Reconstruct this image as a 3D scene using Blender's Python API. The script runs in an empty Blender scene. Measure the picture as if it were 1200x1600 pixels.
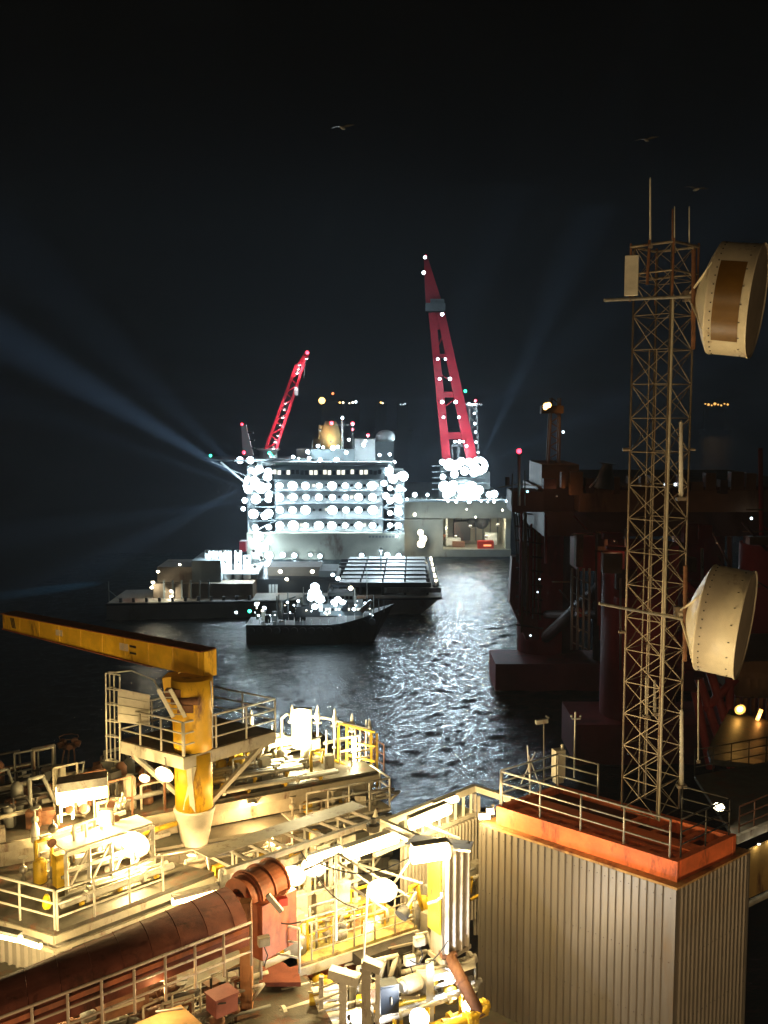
import bpy, math, random
import numpy as np
from mathutils import Vector, Matrix
random.seed(7)
R = math.radians
scene = bpy.context.scene
COL = scene.collection
# ------------------------------------------------------------------ camera, sky, moon, exposure
CAM_H = 60.0
F_PX = 1620.0
PITCH = R(5.64)
cd = bpy.data.cameras.new('camera'); cam = bpy.data.objects.new('camera', cd); COL.objects.link(cam)
cam.location = (0, 0, CAM_H); cam.rotation_euler = (R(90) - PITCH, 0, 0)
cd.sensor_fit = 'VERTICAL'; cd.sensor_height = 24.0; cd.lens = 24.0 * F_PX / 1600.0
cd.clip_start = 0.1; cd.clip_end = 20000
scene.camera = cam
W = bpy.data.worlds.new('World'); scene.world = W; W.use_nodes = True
wn = W.node_tree; bg = wn.nodes['Background']
sky = wn.nodes.new('ShaderNodeTexSky'); sky.sky_type = 'NISHITA'; sky.sun_disc = False
sky.sun_elevation = R(8); sky.sun_rotation = R(150)
wn.links.new(sky.outputs[0], bg.inputs[0]); bg.inputs[1].default_value = 0.00004
sl = bpy.data.lights.new('moon', 'SUN'); so = bpy.data.objects.new('moon', sl); COL.objects.link(so)
sl.energy = 0.004; sl.angle = R(0.5); sl.color = (1, .96, .9); so.rotation_euler = (R(82), 0, R(30))
scene.view_settings.view_transform = 'Standard'; scene.view_settings.look = 'None'
scene.view_settings.exposure = 0.0; scene.view_settings.gamma = 1; scene.view_settings.use_curve_mapping = False
scene.cycles.use_denoising = True
scene.cycles.max_bounces = 5; scene.cycles.diffuse_bounces = 3; scene.cycles.glossy_bounces = 3
scene.cycles.volume_bounces = 0; scene.cycles.sample_clamp_indirect = 3.0
scene.cycles.use_light_tree = True

# ------------------------------------------------------------------ survey helpers: where a sight line meets a level or a distance
CP, SP = math.cos(PITCH), math.sin(PITCH)
def sight(px, py):
    u = (px - 600) / F_PX; v = (800 - py) / F_PX
    return Vector((u, CP + SP * v, -SP + CP * v))
def G(px, py, z):            # point at height z (relative to eye level)
    d = sight(px, py); t = z / d.z
    return Vector((d.x * t, d.y * t, CAM_H + z))
def D(px, py, Y):            # point at distance Y
    d = sight(px, py); t = Y / d.y
    return Vector((d.x * t, Y, CAM_H + d.z * t))

# ------------------------------------------------------------------ materials
MATS = {}
def mat(name, col, rough=.6, metal=0., var=.25, scale=3., rust=0., rustcol=(.12, .045, .02), bump=.0, spec=.5):
    if name in MATS: return MATS[name]
    m = bpy.data.materials.new(name); m.use_nodes = True; nt = m.node_tree; b = nt.nodes['Principled BSDF']
    b.inputs['Roughness'].default_value = rough; b.inputs['Metallic'].default_value = metal
    b.inputs['Specular IOR Level'].default_value = spec
    tc = nt.nodes.new('ShaderNodeTexCoord')
    n1 = nt.nodes.new('ShaderNodeTexNoise'); n1.inputs['Scale'].default_value = scale; n1.inputs['Detail'].default_value = 6
    n1.inputs['Roughness'].default_value = .65
    nt.links.new(tc.outputs['Object'], n1.inputs['Vector'])
    r1 = nt.nodes.new('ShaderNodeValToRGB'); e = r1.color_ramp.elements
    e[0].position = .3; e[1].position = .7
    e[0].color = tuple(c * (1 - var) for c in col) + (1,); e[1].color = tuple(min(1, c * (1 + var * .6)) for c in col) + (1,)
    nt.links.new(n1.outputs['Fac'], r1.inputs['Fac'])
    out = r1.outputs['Color']
    if rust > 0:
        n2 = nt.nodes.new('ShaderNodeTexNoise'); n2.inputs['Scale'].default_value = scale * .7; n2.inputs['Detail'].default_value = 9
        n2.inputs['Roughness'].default_value = .7
        mp = nt.nodes.new('ShaderNodeMapping'); mp.inputs['Scale'].default_value = (1, 1, .35); mp.inputs['Location'].default_value = (4, 2, 7)
        nt.links.new(tc.outputs['Object'], mp.inputs['Vector']); nt.links.new(mp.outputs[0], n2.inputs['Vector'])
        r2 = nt.nodes.new('ShaderNodeValToRGB'); r2.color_ramp.elements[0].position = .62 - rust * .2; r2.color_ramp.elements[1].position = .72 - rust * .15
        nt.links.new(n2.outputs['Fac'], r2.inputs['Fac'])
        mx = nt.nodes.new('ShaderNodeMix'); mx.data_type = 'RGBA'
        nt.links.new(r2.outputs['Color'], mx.inputs['Factor']); nt.links.new(out, mx.inputs['A'])
        mx.inputs['B'].default_value = rustcol + (1,)
        out = mx.outputs['Result']
    nt.links.new(out, b.inputs['Base Color'])
    if bump > 0:
        bp = nt.nodes.new('ShaderNodeBump'); bp.inputs['Strength'].default_value = bump; bp.inputs['Distance'].default_value = .02
        n3 = nt.nodes.new('ShaderNodeTexNoise'); n3.inputs['Scale'].default_value = scale * 8
        nt.links.new(tc.outputs['Object'], n3.inputs['Vector']); nt.links.new(n3.outputs['Fac'], bp.inputs['Height'])
        nt.links.new(bp.outputs[0], b.inputs['Normal'])
    MATS[name] = m; return m
def glow(name, col, strength):
    if name in MATS: return MATS[name]
    m = bpy.data.materials.new(name); m.use_nodes = True; nt = m.node_tree; b = nt.nodes['Principled BSDF']
    b.inputs['Base Color'].default_value = (.8, .8, .8, 1)
    b.inputs['Emission Color'].default_value = tuple(col) + (1,); b.inputs['Emission Strength'].default_value = strength
    m.cycles.emission_sampling = 'NONE'
    MATS[name] = m; return m
galv = mat('galvanised_steel', (.42, .41, .38), .45, .35, .3, 5, .25)
offwhite = mat('cream_paint', (.62, .59, .5), .55, 0, .2, 2, .25)
beige = mat('beige_paint', (.42, .38, .29), .6, 0, .25, 2, .35)
greyp = mat('grey_deck_paint', (.2, .2, .18), .6, 0, .35, 1.5, .4)
deckp = mat('worn_deck_plate', (.085, .075, .055), .55, .1, .45, 2.2, .5, bump=.4)
yellowp = mat('yellow_crane_paint', (.86, .5, .025), .5, 0, .2, 1.6, .3, (.16, .06, .012))
yelrail = mat('yellow_safety_paint', (.7, .45, .03), .5, 0, .25, 4, .3)
redp = mat('red_lead_paint', (.86, .19, .06), .6, 0, .3, 1.5, .3, (.2, .04, .02), bump=.3)
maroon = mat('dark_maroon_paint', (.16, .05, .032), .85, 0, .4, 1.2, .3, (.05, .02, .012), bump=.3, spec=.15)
orangep = mat('orange_red_paint', (.42, .12, .045), .65, 0, .4, 2, .75, (.22, .07, .03))
clad = mat('aluminium_cladding', (.215, .19, .16), .42, .45, .3, .8, .22, (.2, .14, .085))
for nd in clad.node_tree.nodes:
    if nd.type == 'TEX_NOISE' and not nd.inputs['Vector'].links[0].from_node.type == 'MAPPING':      # run-down streaks
        mpp = clad.node_tree.nodes.new('ShaderNodeMapping'); mpp.inputs['Scale'].default_value = (3, 3, .22)
        clad.node_tree.links.new(nd.inputs['Vector'].links[0].from_socket, mpp.inputs[0]); clad.node_tree.links.new(mpp.outputs[0], nd.inputs['Vector'])
clad2 = mat('painted_cladding', (.55, .5, .42), .45, .2, .2, 1.2, .2)
black = mat('black_rubber', (.02, .02, .02), .7)
darksteel = mat('dark_steel', (.06, .055, .05), .5, .5, .4, 3, .3)
rusty = mat('rusty_steel', (.2, .09, .045), .75, .1, .5, 3, .5)
brass = mat('pipe_lagging', (.5, .47, .4), .35, .7, .25, 2, .1)
pinkp = mat('faded_red_plastic', (.3, .1, .09), .6)

# ------------------------------------------------------------------ mesh builder
class MB:
    def __init__(s): s.v = []; s.f = []
    def add(s, vs, fs):
        o = len(s.v); s.v += [Vector(p) for p in vs]; s.f += [tuple(i + o for i in f) for f in fs]; return s
    def box(s, c, size, rz=0., M=None):
        x, y, z = [k / 2 for k in size]; M = M or Matrix.Rotation(rz, 3, 'Z'); c = Vector(c)
        vs = [c + M @ Vector((a * x, b * y, d * z)) for d in (-1, 1) for a, b in ((-1, -1), (1, -1), (1, 1), (-1, 1))]
        return s.add(vs, [(3, 2, 1, 0), (4, 5, 6, 7), (0, 1, 5, 4), (1, 2, 6, 5), (2, 3, 7, 6), (3, 0, 4, 7)])
    def bar(s, p, q, w, h=None, w2=None, h2=None):
        p = Vector(p); q = Vector(q); h = h or w; w2 = w2 or w; h2 = h2 or h
        d = (q - p).normalized(); up = Vector((0, 0, 1)) if abs(d.z) < .95 else Vector((0, 1, 0))
        sx = d.cross(up).normalized(); uz = sx.cross(d).normalized()
        vs = [p + sx * a * w / 2 + uz * b * h / 2 for a, b in ((-1, -1), (1, -1), (1, 1), (-1, 1))] + \
             [q + sx * a * w2 / 2 + uz * b * h2 / 2 for a, b in ((-1, -1), (1, -1), (1, 1), (-1, 1))]
        return s.add(vs, [(3, 2, 1, 0), (4, 5, 6, 7), (0, 1, 5, 4), (1, 2, 6, 5), (2, 3, 7, 6), (3, 0, 4, 7)])
    def tube(s, p, q, r, r2=None, n=10):
        p = Vector(p); q = Vector(q); r2 = r if r2 is None else r2
        return s.lathe([(0, r), ((q - p).length, r2)], p, (q - p), n)
    def lathe(s, prof, o, axis=(0, 0, 1), n=16, capped=True):
        o = Vector(o); d = Vector(axis).normalized(); up = Vector((0, 0, 1)) if abs(d.z) < .95 else Vector((0, 1, 0))
        sx = d.cross(up).normalized(); uz = sx.cross(d).normalized(); vs = []
        for (t, r) in prof:
            for k in range(n):
                a = 2 * math.pi * k / n; vs.append(o + d * t + sx * math.cos(a) * r + uz * math.sin(a) * r)
        fs = [(i * n + k, i * n + (k + 1) % n, (i + 1) * n + (k + 1) % n, (i + 1) * n + k) for i in range(len(prof) - 1) for k in range(n)]
        if capped:
            fs.append(tuple(range(n))[::-1]); fs.append(tuple((len(prof) - 1) * n + k for k in range(n)))
        return s.add(vs, fs)
    def sphere(s, c, r, n=12, sq=1.):
        pr = [(-r * sq * math.cos(math.pi * i / 8), max(.001, r * math.sin(math.pi * i / 8))) for i in range(9)]
        return s.lathe(pr, c, (0, 0, 1), n)
    def prism(s, pts, off):          # polygon extruded by a vector
        pts = [Vector(p) for p in pts]; off = Vector(off); n = len(pts)
        return s.add(pts + [p + off for p in pts], [tuple(range(n))[::-1], tuple(range(n, 2 * n))] + [(i, (i + 1) % n, (i + 1) % n + n, i + n) for i in range(n)])
    def path(s, pts, r, n=8):
        for a, b in zip(pts, pts[1:]): s.tube(a, b, r, n=n)
        for a in pts[1:-1]: s.sphere(a, r * 1.03, n)
        return s
    def data(s, name, m, origin=(0, 0, 0), smooth=False):
        o = Vector(origin); me = bpy.data.meshes.new(name); me.from_pydata([tuple(p - o) for p in s.v], [], s.f)
        me.materials.append(m); me.update()
        import bmesh
        b = bmesh.new(); b.from_mesh(me); bmesh.ops.recalc_face_normals(b, faces=b.faces); b.to_mesh(me); b.free()
        if smooth:
            me.polygons.foreach_set('use_smooth', [len(p.vertices) == 4 for p in me.polygons])
        return me
def clean(o, label=None, cat=None, group=None, kind=None):
    if label: o['label'] = label
    if cat: o['category'] = cat
    if group: o['group'] = group
    if kind: o['kind'] = kind
    return o
class Thing:
    def __init__(s, name, label, cat, loc, group=None, kind=None):
        s.e = bpy.data.objects.new(name, None); s.e.empty_display_size = .2; COL.objects.link(s.e)
        s.o = Vector(loc); s.e.location = s.o; clean(s.e, label, cat, group, kind)
    def part(s, name, mb, m, parent=None, smooth=False, label=None, kind=None):
        o = bpy.data.objects.new(name, mb.data(name, m, s.o, smooth)); COL.objects.link(o); o.parent = parent or s.e
        clean(o, label, None, None, kind); return o
    def inst(s, name, me, at=(0, 0, 0), rz=0., parent=None, rot=None, scale=None):
        o = bpy.data.objects.new(name, me); COL.objects.link(o); o.parent = parent or s.e
        o.location = Vector(at) - s.o; o.rotation_euler = rot if rot else (0, 0, rz)
        if scale: o.scale = scale
        return o
def single(name, mb, m, label, cat, loc=None, group=None, smooth=False, kind=None):
    loc = Vector(loc) if loc is not None else Vector((0, 0, 0))
    o = bpy.data.objects.new(name, mb.data(name, m, loc, smooth)); o.location = loc; COL.objects.link(o)
    return clean(o, label, cat, group, kind)
def structure(name, mb, m, smooth=False): return single(name, mb, m, None, None, kind='structure', smooth=smooth)

# ------------------------------------------------------------------ lamps
LIGHTS = {}
def light(parent, origin, pos, power, col, r, spot=None):
    key = (round(power, 2), col, r, spot and spot[0])
    if key not in LIGHTS:
        l = bpy.data.lights.new('lamp_light', 'SPOT' if spot else 'POINT'); l.energy = power; l.color = col; l.shadow_soft_size = r
        if spot: l.spot_size = spot[0]; l.spot_blend = 1.
        LIGHTS[key] = l
    o = bpy.data.objects.new('lamp_light', LIGHTS[key]); COL.objects.link(o); o.parent = parent
    o.location = Vector(pos) - Vector(origin)
    if spot: o.rotation_euler = Vector(spot[1]).to_track_quat('-Z', 'Y').to_euler()
    return o
COOL = (.70, .89, 1.0); WARM = (1., .74, .36); WHITEW = (1., .88, .62); SOD = (1., .55, .14); REDL = (1., .03, .06); GREENL = (.03, 1., .5)
HOUS = {}; LR = random.Random(11)
def flood(T, pos, d=(0, -1, 0), r=.5, power=300, col=COOL, name='flood_lamp', strength=30, lit=True, body=True, off=.12):
    """housing + glass, r = radius of the glass, light just in front of the glass"""
    pos = Vector(pos); d = Vector(d).normalized(); r = max(.05, round(r * LR.uniform(.75, 1.2) * 20) / 20) if r > .3 else r; power *= round(LR.uniform(.7, 1.3), 1); key = (r, col, strength, name)
    if key not in HOUS:
        h = MB().lathe([(-r * .9, r * .45), (-r * .75, r * .75), (0, r * 1.08), (.02, r * 1.08)], (0, 0, 0), (0, 0, 1), 10)
        g = MB().lathe([(.02, r), (r * .35, r * .8), (r * .5, r * .4)], (0, 0, 0), (0, 0, 1), 10)
        HOUS[key] = (h.data('lamp_housing', galv), g.data('lamp_glass', glow('lamp_%s_%s' % (str(col), strength), col, strength), smooth=True))
    q = d.to_track_quat('Z', 'Y').to_euler()
    o = T.inst(name, HOUS[key][0], pos, rot=q)
    g = bpy.data.objects.new('lamp_glass', HOUS[key][1]); COL.objects.link(g); g.parent = o
    if lit: light(T.e, T.o, pos + d * (r * .5 + off), power, col, min(r * .5, off * .95))
    return o

# ------------------------------------------------------------------ railings
POST = {}
def railing(label, pts, h=1.1, bars=3, gap=1.3, r=.028, m=None, cat='railing', group='pipe railings on the platform', kick=False, name='railing', posts=None):
    m = m or galv; pts = [Vector(p) for p in pts]; T = Thing(name, label, cat, pts[0], group)
    key = (h, r, m.name)
    if key not in POST: POST[key] = MB().tube((0, 0, 0), (0, 0, h), r * 1.15, n=8).data('post', m, smooth=True)
    done = []
    for a, b in zip(pts, pts[1:]):
        n = max(1, round((b - a).length / gap))
        for k in range(n + 1):
            p = a.lerp(b, k / n)
            if all((p - q).length > .05 for q in done): done.append(p); T.inst('post', POST[key], p)
    for k in range(bars):
        z = h * (1 - k / bars)
        mb = MB()
        mb.path([p + Vector((0, 0, z)) for p in pts], r if k else r * 1.15)
        T.part('rail', mb, m, smooth=True)
    if kick:
        mb = MB()
        for a, b in zip(pts, pts[1:]): mb.bar(a + Vector((0, 0, .07)), b + Vector((0, 0, .07)), .01, .14)
        T.part('toe_board', mb, m)
    return T
# ================================================================== sea
def sea_material():
    m = bpy.data.materials.new('night_sea'); m.use_nodes = True; nt = m.node_tree; b = nt.nodes['Principled BSDF']
    b.inputs['Base Color'].default_value = (.004, .010, .012, 1); b.inputs['Roughness'].default_value = .09
    b.inputs['IOR'].default_value = 1.333
    tc = nt.nodes.new('ShaderNodeTexCoord')
    n = nt.nodes.new('ShaderNodeTexNoise'); n.inputs['Scale'].default_value = 2.3; n.inputs['Detail'].default_value = 6; n.inputs['Roughness'].default_value = .62
    mp = nt.nodes.new('ShaderNodeMapping'); mp.inputs['Scale'].default_value = (.75, 1.2, 1)
    nt.links.new(tc.outputs['Object'], mp.inputs[0]); nt.links.new(mp.outputs[0], n.inputs['Vector'])
    bp = nt.nodes.new('ShaderNodeBump'); bp.inputs['Strength'].default_value = 1.; bp.inputs['Distance'].default_value = .2
    nt.links.new(n.outputs['Fac'], bp.inputs['Height']); nt.links.new(bp.outputs[0], b.inputs['Normal'])
    return m
sea_m = sea_material()
def make_sea():
    N = 512; L = 340.; rng = np.random.RandomState(5)
    k = np.fft.fftfreq(N, L / N) * 2 * np.pi; kx, ky = np.meshgrid(k, k, indexing='ij'); kk = np.sqrt(kx ** 2 + ky ** 2); kk[0, 0] = 1e9
    wd = np.array([.25, -1.]); wd /= np.linalg.norm(wd); V = 3.1; Lw = V * V / 9.81
    Ph = np.exp(-1 / (kk * Lw) ** 2) / kk ** 4 * (np.abs((kx * wd[0] + ky * wd[1]) / kk) ** 2 * .85 + .15) * np.exp(-(kk * .15) ** 2)
    h = np.real(np.fft.ifft2((rng.randn(N, N) + 1j * rng.randn(N, N)) * np.sqrt(Ph)))
    h *= .085 / h.std()
    x0, y0 = -120., 95.; step = L / N
    xs = x0 + np.arange(N) * step; ys = y0 + np.arange(N) * step
    ex = np.minimum(np.arange(N), N - 1 - np.arange(N)) / 14.; w = np.clip(ex, 0, 1)
    h *= w[:, None] * w[None, :]
    X, Y = np.meshgrid(xs, ys, indexing='ij')
    v = np.stack([X, Y, h], -1).reshape(-1, 3).astype(np.float32)
    i = np.arange(N - 1); I, J = np.meshgrid(i, i, indexing='ij'); a = (I * N + J).ravel()
    q = np.stack([a, a + N, a + N + 1, a + 1], -1).astype(np.int32)
    far = 9000.
    x1, y1 = xs[-1], ys[-1]
    ring = [(-far, -300, 0), (far, -300, 0), (far, far, 0), (-far, far, 0), (x0, y0, 0), (x1, y0, 0), (x1, y1, 0), (x0, y1, 0)]
    o = len(v); v = np.concatenate([v, np.array(ring, np.float32)])
    rq = np.array([(0, 1, 5, 4), (1, 2, 6, 5), (2, 3, 7, 6), (3, 0, 4, 7)], np.int32) + o
    q = np.concatenate([q, rq])
    me = bpy.data.meshes.new('sea'); me.vertices.add(len(v)); me.vertices.foreach_set('co', v.ravel())
    me.loops.add(q.size); me.loops.foreach_set('vertex_index', q.ravel())
    me.polygons.add(len(q)); me.polygons.foreach_set('loop_start', np.arange(len(q)) * 4)
    me.update(calc_edges=True); me.validate()
    me.polygons.foreach_set('use_smooth', [True] * len(me.polygons))
    me.materials.append(sea_m); ob = bpy.data.objects.new('sea', me); COL.objects.link(ob); clean(ob, kind='structure')
make_sea()

# ================================================================== materials of the far things
vwhite = mat('ship_white_paint', (.62, .66, .66), .5, 0, .12, .15, .1)
vcream = mat('ship_cream_paint', (.4, .4, .33), .6, 0, .2, .12, .2)
vgrey = mat('ship_grey_paint', (.16, .19, .2), .6, 0, .3, .1, .1)
vdark = mat('ship_dark_hull', (.016, .02, .024), .5, 0, .3, .1, .15)
redcrane = mat('red_boom_paint', (.62, .015, .04), .5, 0, .2, .2)
glassd = mat('dark_window_glass', (.01, .012, .015), .12)
rigred = mat('rig_maroon_paint', (.42, .05, .05), .6, 0, .4, .08, .4, (.07, .02, .015))
rigdark = mat('rig_dark_steel', (.13, .06, .05), .6, 0, .4, .1, .3)
rigtan = mat('rig_ochre_cladding', (.3, .16, .08), .6, 0, .35, .12, .3)
winglow = glow('lit_cabin_window', (1., .95, .75), 1.6)

# ================================================================== the big construction vessel
YV = 413.
def V(px, py, Y=YV): return D(px, py, Y)
V0 = Vector((0, YV, 0))
ves = Thing('construction_vessel', 'huge white floodlit offshore construction vessel with four rows of round deck lamps', 'ship', (0, YV + 20, 0))
def vbox(x0, y0, x1, y1, Y0=YV, depth=20., inset=0):
    a = V(x0, y1, Y0); b = V(x1, y0, Y0)
    return ((a.x + b.x) / 2, Y0 + depth / 2, (a.z + b.z) / 2), (b.x - a.x, depth, b.z - a.z)
mb = MB(); c, s = vbox(385, 786, 803, 870, YV + 14, 120); c = (c[0], c[1], (c[2] + s[2] / 2) / 2 - 1); s = (s[0], s[1], c[2] * 2 + 2)
# left hull block and right hull block, with a lit bay between decks on the right
xl = V(385, 800).x; xm = V(632, 800).x; xr = V(803, 800).x; xb = V(697, 800).x
zd = V(700, 786).z; zb = 3.0
ves.part('hull', MB().box(((xl + xm) / 2, YV + 60, V(500, 833).z / 2 - .5), (xm - xl, 120, V(500, 833).z + 1)), vcream)
ves.part('hull_bay', MB().box(((xm + xr) / 2, YV + 66, zb / 2), (xr - xm, 116, zb)).box(((xm + xr) / 2, YV + 30 + 44, (zd + zb) / 2), (xr - xm - .2, 90, zd - zb))
         .box(((xm + xr) / 2, YV + 30, zd - 3.5), (xr - xm, 44, 7)).box((xm + 8, YV + 14, zb + 6.2), (15.8, 12, 12.4)).box((xr - 1, YV + 20, (zd + zb) / 2), (2, 20, zd - zb)), vcream)
# ribs and clutter inside the bay
for k in range(9):
    x = xb - 1 + k * 3.1
    ves.part('frame_rib', MB().box((x, YV + 28.6, (zd + zb) / 2 - 2), (.5, 1, zd - zb - 6)), vgrey)
for q in (MB().box((33, YV + 24, 9), (7, 5, 8)), MB().tube((36, YV + 22, 12), (44, YV + 22, 15), 2.2), MB().tube((30, YV + 23, 15), (40, YV + 23, 16), 1.1), MB().sphere((41, YV + 20, 13), 3.)): ves.part('machinery', q, vdark)
for q in (MB().box((29, YV + 18, 5), (6, 4, 3)), MB().box((45, YV + 20, 6), (5, 3, 5)), MB().tube((26, YV + 18, 3), (26, YV + 18, 15), .6)): ves.part('machinery', q, vwhite)
for q in (MB().box((31, YV + 15, 4.3), (5, 3, 2.2)), MB().tube((23, YV + 18, 4), (25, YV + 15, 8), .8)): ves.part('machinery', q, rusty)
ves.part('red_container', MB().box((V(763, 861).x, YV + 12, V(763, 861).z), (6.6, 3, 5.2)), mat('signal_red', (.75, .06, .03), .5, 0, .15, .3), label='red container with orange strips standing in the lit bay')
for k, dz in enumerate((.9, -1.2)):
    ves.part('orange_strip', MB().box((V(764, 861).x + .4 - k * .2, YV + 10.45, V(763, 861).z + dz), (3.2 + k, .06, .7)), glow('orange_strip_lamp', (1., .3, .05), 1.6))
# accommodation block
zt = V(500, 722).z; z0 = V(500, 832).z
xa = V(432, 800).x; xc = V(597, 800).x
ves.part('accommodation_block', MB().box(((xl + xm) / 2, YV + 22, (z0 + zt) / 2), (xm - xl - 8, 38, zt - z0)), vwhite)
rows = (759, 777, 797, 821)
for k, ry in enumerate(rows):
    zf = V(500, ry - 8.5).z
    ves.part('balcony', MB().box(((xa + xc) / 2, YV + 1.8, zf + .1), (xc - xa, 2.6, .35)).box(((xa + xc) / 2, YV + .55, zf + .55), (xc - xa, .08, .08)).box(((xa + xc) / 2, YV + .55, zf + 1.2), (xc - xa, .08, .08)), vgrey)
    for j in range(16):
        x = xa + 2 + j * (xc - xa - 4) / 15
        ves.part('window', MB().box((x, YV + 2.93, zf - 2.3), (1.1, .1, 1.)), glassd if (j * 7 + k * 3) % 5 else winglow)
cols = (437, 458, 478, 499, 519, 540, 560, 582)
for k, ry in enumerate(rows):
    for j, cx in enumerate(cols):
        if k == 2 and cx in (499,): continue
        p = V(cx + random.uniform(-.8, .8), ry, YV + 2.0)
        flood(ves, p, (0, -.8, -.3), 1.75 * random.uniform(.85, 1.05), random.uniform(700, 1300), COOL, strength=12, off=.35)  # glass oversized, its disc stands in for the lamp's glare
# bridge deck: overhanging dark band with lit windows
zb1 = V(500, 748).z; zb2 = V(500, 730).z
ves.part('bridge', MB().box(((xl + xm) / 2 + 2, YV + 18, (zb1 + zb2) / 2), (V(598, 740).x - V(425, 740).x, 40, zb2 - zb1)), vgrey)
ves.part('bridge_roof', MB().box(((xl + xm) / 2 + 2, YV + 18, zb2 + .5), (V(602, 740).x - V(420, 740).x, 43, 1.)), vgrey)
for j in range(24):
    x = V(430 + j * 7.1, 740).x; lit = j in (0, 1, 3, 8, 9, 11, 12, 14, 15, 17, 19, 20)
    ves.part('bridge_window', MB().box((x, YV - 2.06, zb2 - 1.9 + random.uniform(-.2, .2)), (1.25, .12, 1.7)), winglow if lit else glassd)
# stair towers either side
def stair_tower(x0, x1, zlo, zhi, n, side):
    t = ves.part('stair_tower', MB().box(((x0 + x1) / 2, YV + 9, (zlo + zhi) / 2), (x1 - x0, 12, zhi - zlo)), vwhite)
    h = (zhi - zlo) / n
    for k in range(n):
        z = zlo + k * h; a, b = (x0 + .6, x1 - .6) if (k + side) % 2 else (x1 - .6, x0 + .6)
        ves.part('stair_flight', MB().bar((a, YV + 1.6, z + .2), (b, YV + 1.6, z + h), .9, .5), vgrey, t)
        ves.part('landing', MB().box(((x0 + x1) / 2, YV + 1.8, z), (x1 - x0 + .6, 2.4, .3)), vgrey, t)
        for sx in (.25, .75) if side == 0 else (.35, .8):
            flood(ves, (x0 + (x1 - x0) * sx, YV + 1.2, z + h * .55), (0, -1, -.2),  1.5 if side == 0 else 1.2, 4500 if side == 0 else 2500, COOL, strength=14, off=.5)  # enlarged glass discs imitate the glare over the tower
    for x in (x0, x1): ves.part('tower_post', MB().box((x, YV + .8, (zlo + zhi) / 2), (.35, .35, zhi - zlo)), vgrey, t)
stair_tower(V(387, 800).x, V(430, 800).x, V(400, 900).z, V(400, 728).z, 8, 0)
stair_tower(V(598, 800).x, V(631, 800).x, V(600, 832).z, V(600, 735).z, 5, 1)
# deckhouses and gear on the roof
def vb(name, x0, y0, x1, y1, m, Y=YV + 6, depth=12, **k):
    c, s = vbox(x0, y0, x1, y1, Y, depth); return ves.part(name, MB().box(c, s), m, **k)
zr = V(500, 726).z
vb('deckhouse', 486, 702, 554, 727, vgrey)
vb('deckhouse', 554, 686, 586, 727, vwhite, YV + 8, 14)
vb('deckhouse', 586, 690, 615, 727, vgrey, YV + 10, 12)
vb('deckhouse', 463, 702, 488, 727, vwhite, YV + 12, 8)
vb('lower_deck_edge', 430, 722, 612, 727, vwhite, YV - 1, 20)
ves.part('funnel', MB().lathe([(0, 4), (6, 4.2), (9, 3.3), (11.5, 2.2)], V(517, 702, YV + 12), (0, 0, 1), 14), mat('funnel_yellow', (.7, .5, .2), .5, 0, .2, .2), smooth=True)
ves.part('funnel_cap', MB().tube(V(502, 686, YV + 12), V(502, 664, YV + 12), 1.1), mat('funnel_yellow', (.7, .5, .2)), smooth=True)
ves.part('radome', MB().sphere(V(602, 683, YV + 14), 4.0, 16, .75), vwhite, smooth=True)
ves.part('mast', MB().tube(V(535, 705, YV + 8), V(535, 648, YV + 8), .5, .25).bar(V(524, 664, YV + 8), V(552, 664, YV + 8), .35), vwhite)
ves.part('mast', MB().tube(V(488, 705, YV + 8), V(488, 688, YV + 8), .2, .15).tube(V(551, 705, YV + 8), V(551, 660, YV + 8), .25), vgrey)
for (x, y, r, pw) in ((500, 719, 1.1, 900), (526, 719, 1.1, 900), (458, 714, .9, 500), (467, 716, .5, 100), (535, 653, .8, 300), (545, 687, .8, 400), (541, 707, .8, 300), (593, 711, .9, 600), (609, 710, .9, 600), (616, 722, .8, 500),
                      (560, 723, .7, 300), (497, 697, .7, 500), (505, 699, .9, 500), (520, 700, 1.1, 700), (528, 698, .9, 600), (568, 695, .9, 900), (571, 689, .6, 300), (481, 706, .8, 500), (483, 716, .8, 400), (594, 722, .6, 200)):
    flood(ves, V(x, y, YV + 4.2 if y < 712 else YV + 4.5), (0, -1, -.25), r * .9, pw * 3, COOL, strength=14, off=.35)
flood(ves, V(517, 690, YV + 5), (0, 1, .2), .7, 900, WARM, strength=6)
flood(ves, V(500, 672, YV + 6), (.3, 1, 0), .5, 200, SOD, strength=6)
# left mass of floodlights and the deck sides
for (x, y, r, pw) in ((392, 735, 1.1, 1500), (405, 733, 1.2, 1500), (398, 752, 1.5, 2500), (388, 765, 1.5, 2500), (408, 762, 1.5, 2500), (400, 780, 1.3, 1800), (418, 745, 1.1, 1200), (420, 774, 1.1, 1200), (396, 803, 1.2, 1200), (414, 806, 1.2, 1200),
                      (404, 838, 1.3, 1500), (412, 855, 1.3, 1500), (420, 868, 1.2, 1200), (630, 744, 1.8, 3500), (606, 735, 1.3, 1500), (614, 748, 1.2, 1200), (621, 778, 1.1, 900), (622, 798, 1.1, 900), (622, 821, 1.1, 900), (600, 755, 1.1, 900), (603, 775, 1., 700),
                      (375, 719, .9, 400), (391, 719, 1., 500), (380, 795, .7, 300), (620, 838, .4, 60), (632, 765, .5, 100), (648, 773, .6, 200)):
    flood(ves, V(x, y, YV - .6), (0, -1, -.15), r * 1.4, pw * 3.2, COOL, strength=18, off=.5)
# lamps along the foot of the block
for (x, y, r, pw) in ((442, 867, 1.3, 900), (460, 868, 1.3, 900), (485, 867, .9, 400), (500, 869, .9, 400), (565, 868, .9, 400), (605, 867, 1.2, 900), (623, 868, 1.3, 900)):
    flood(ves, V(x, y, YV - .8), (0, -1, -.1), r * .9, pw * 1.5, COOL, strength=14, off=.3)
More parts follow.
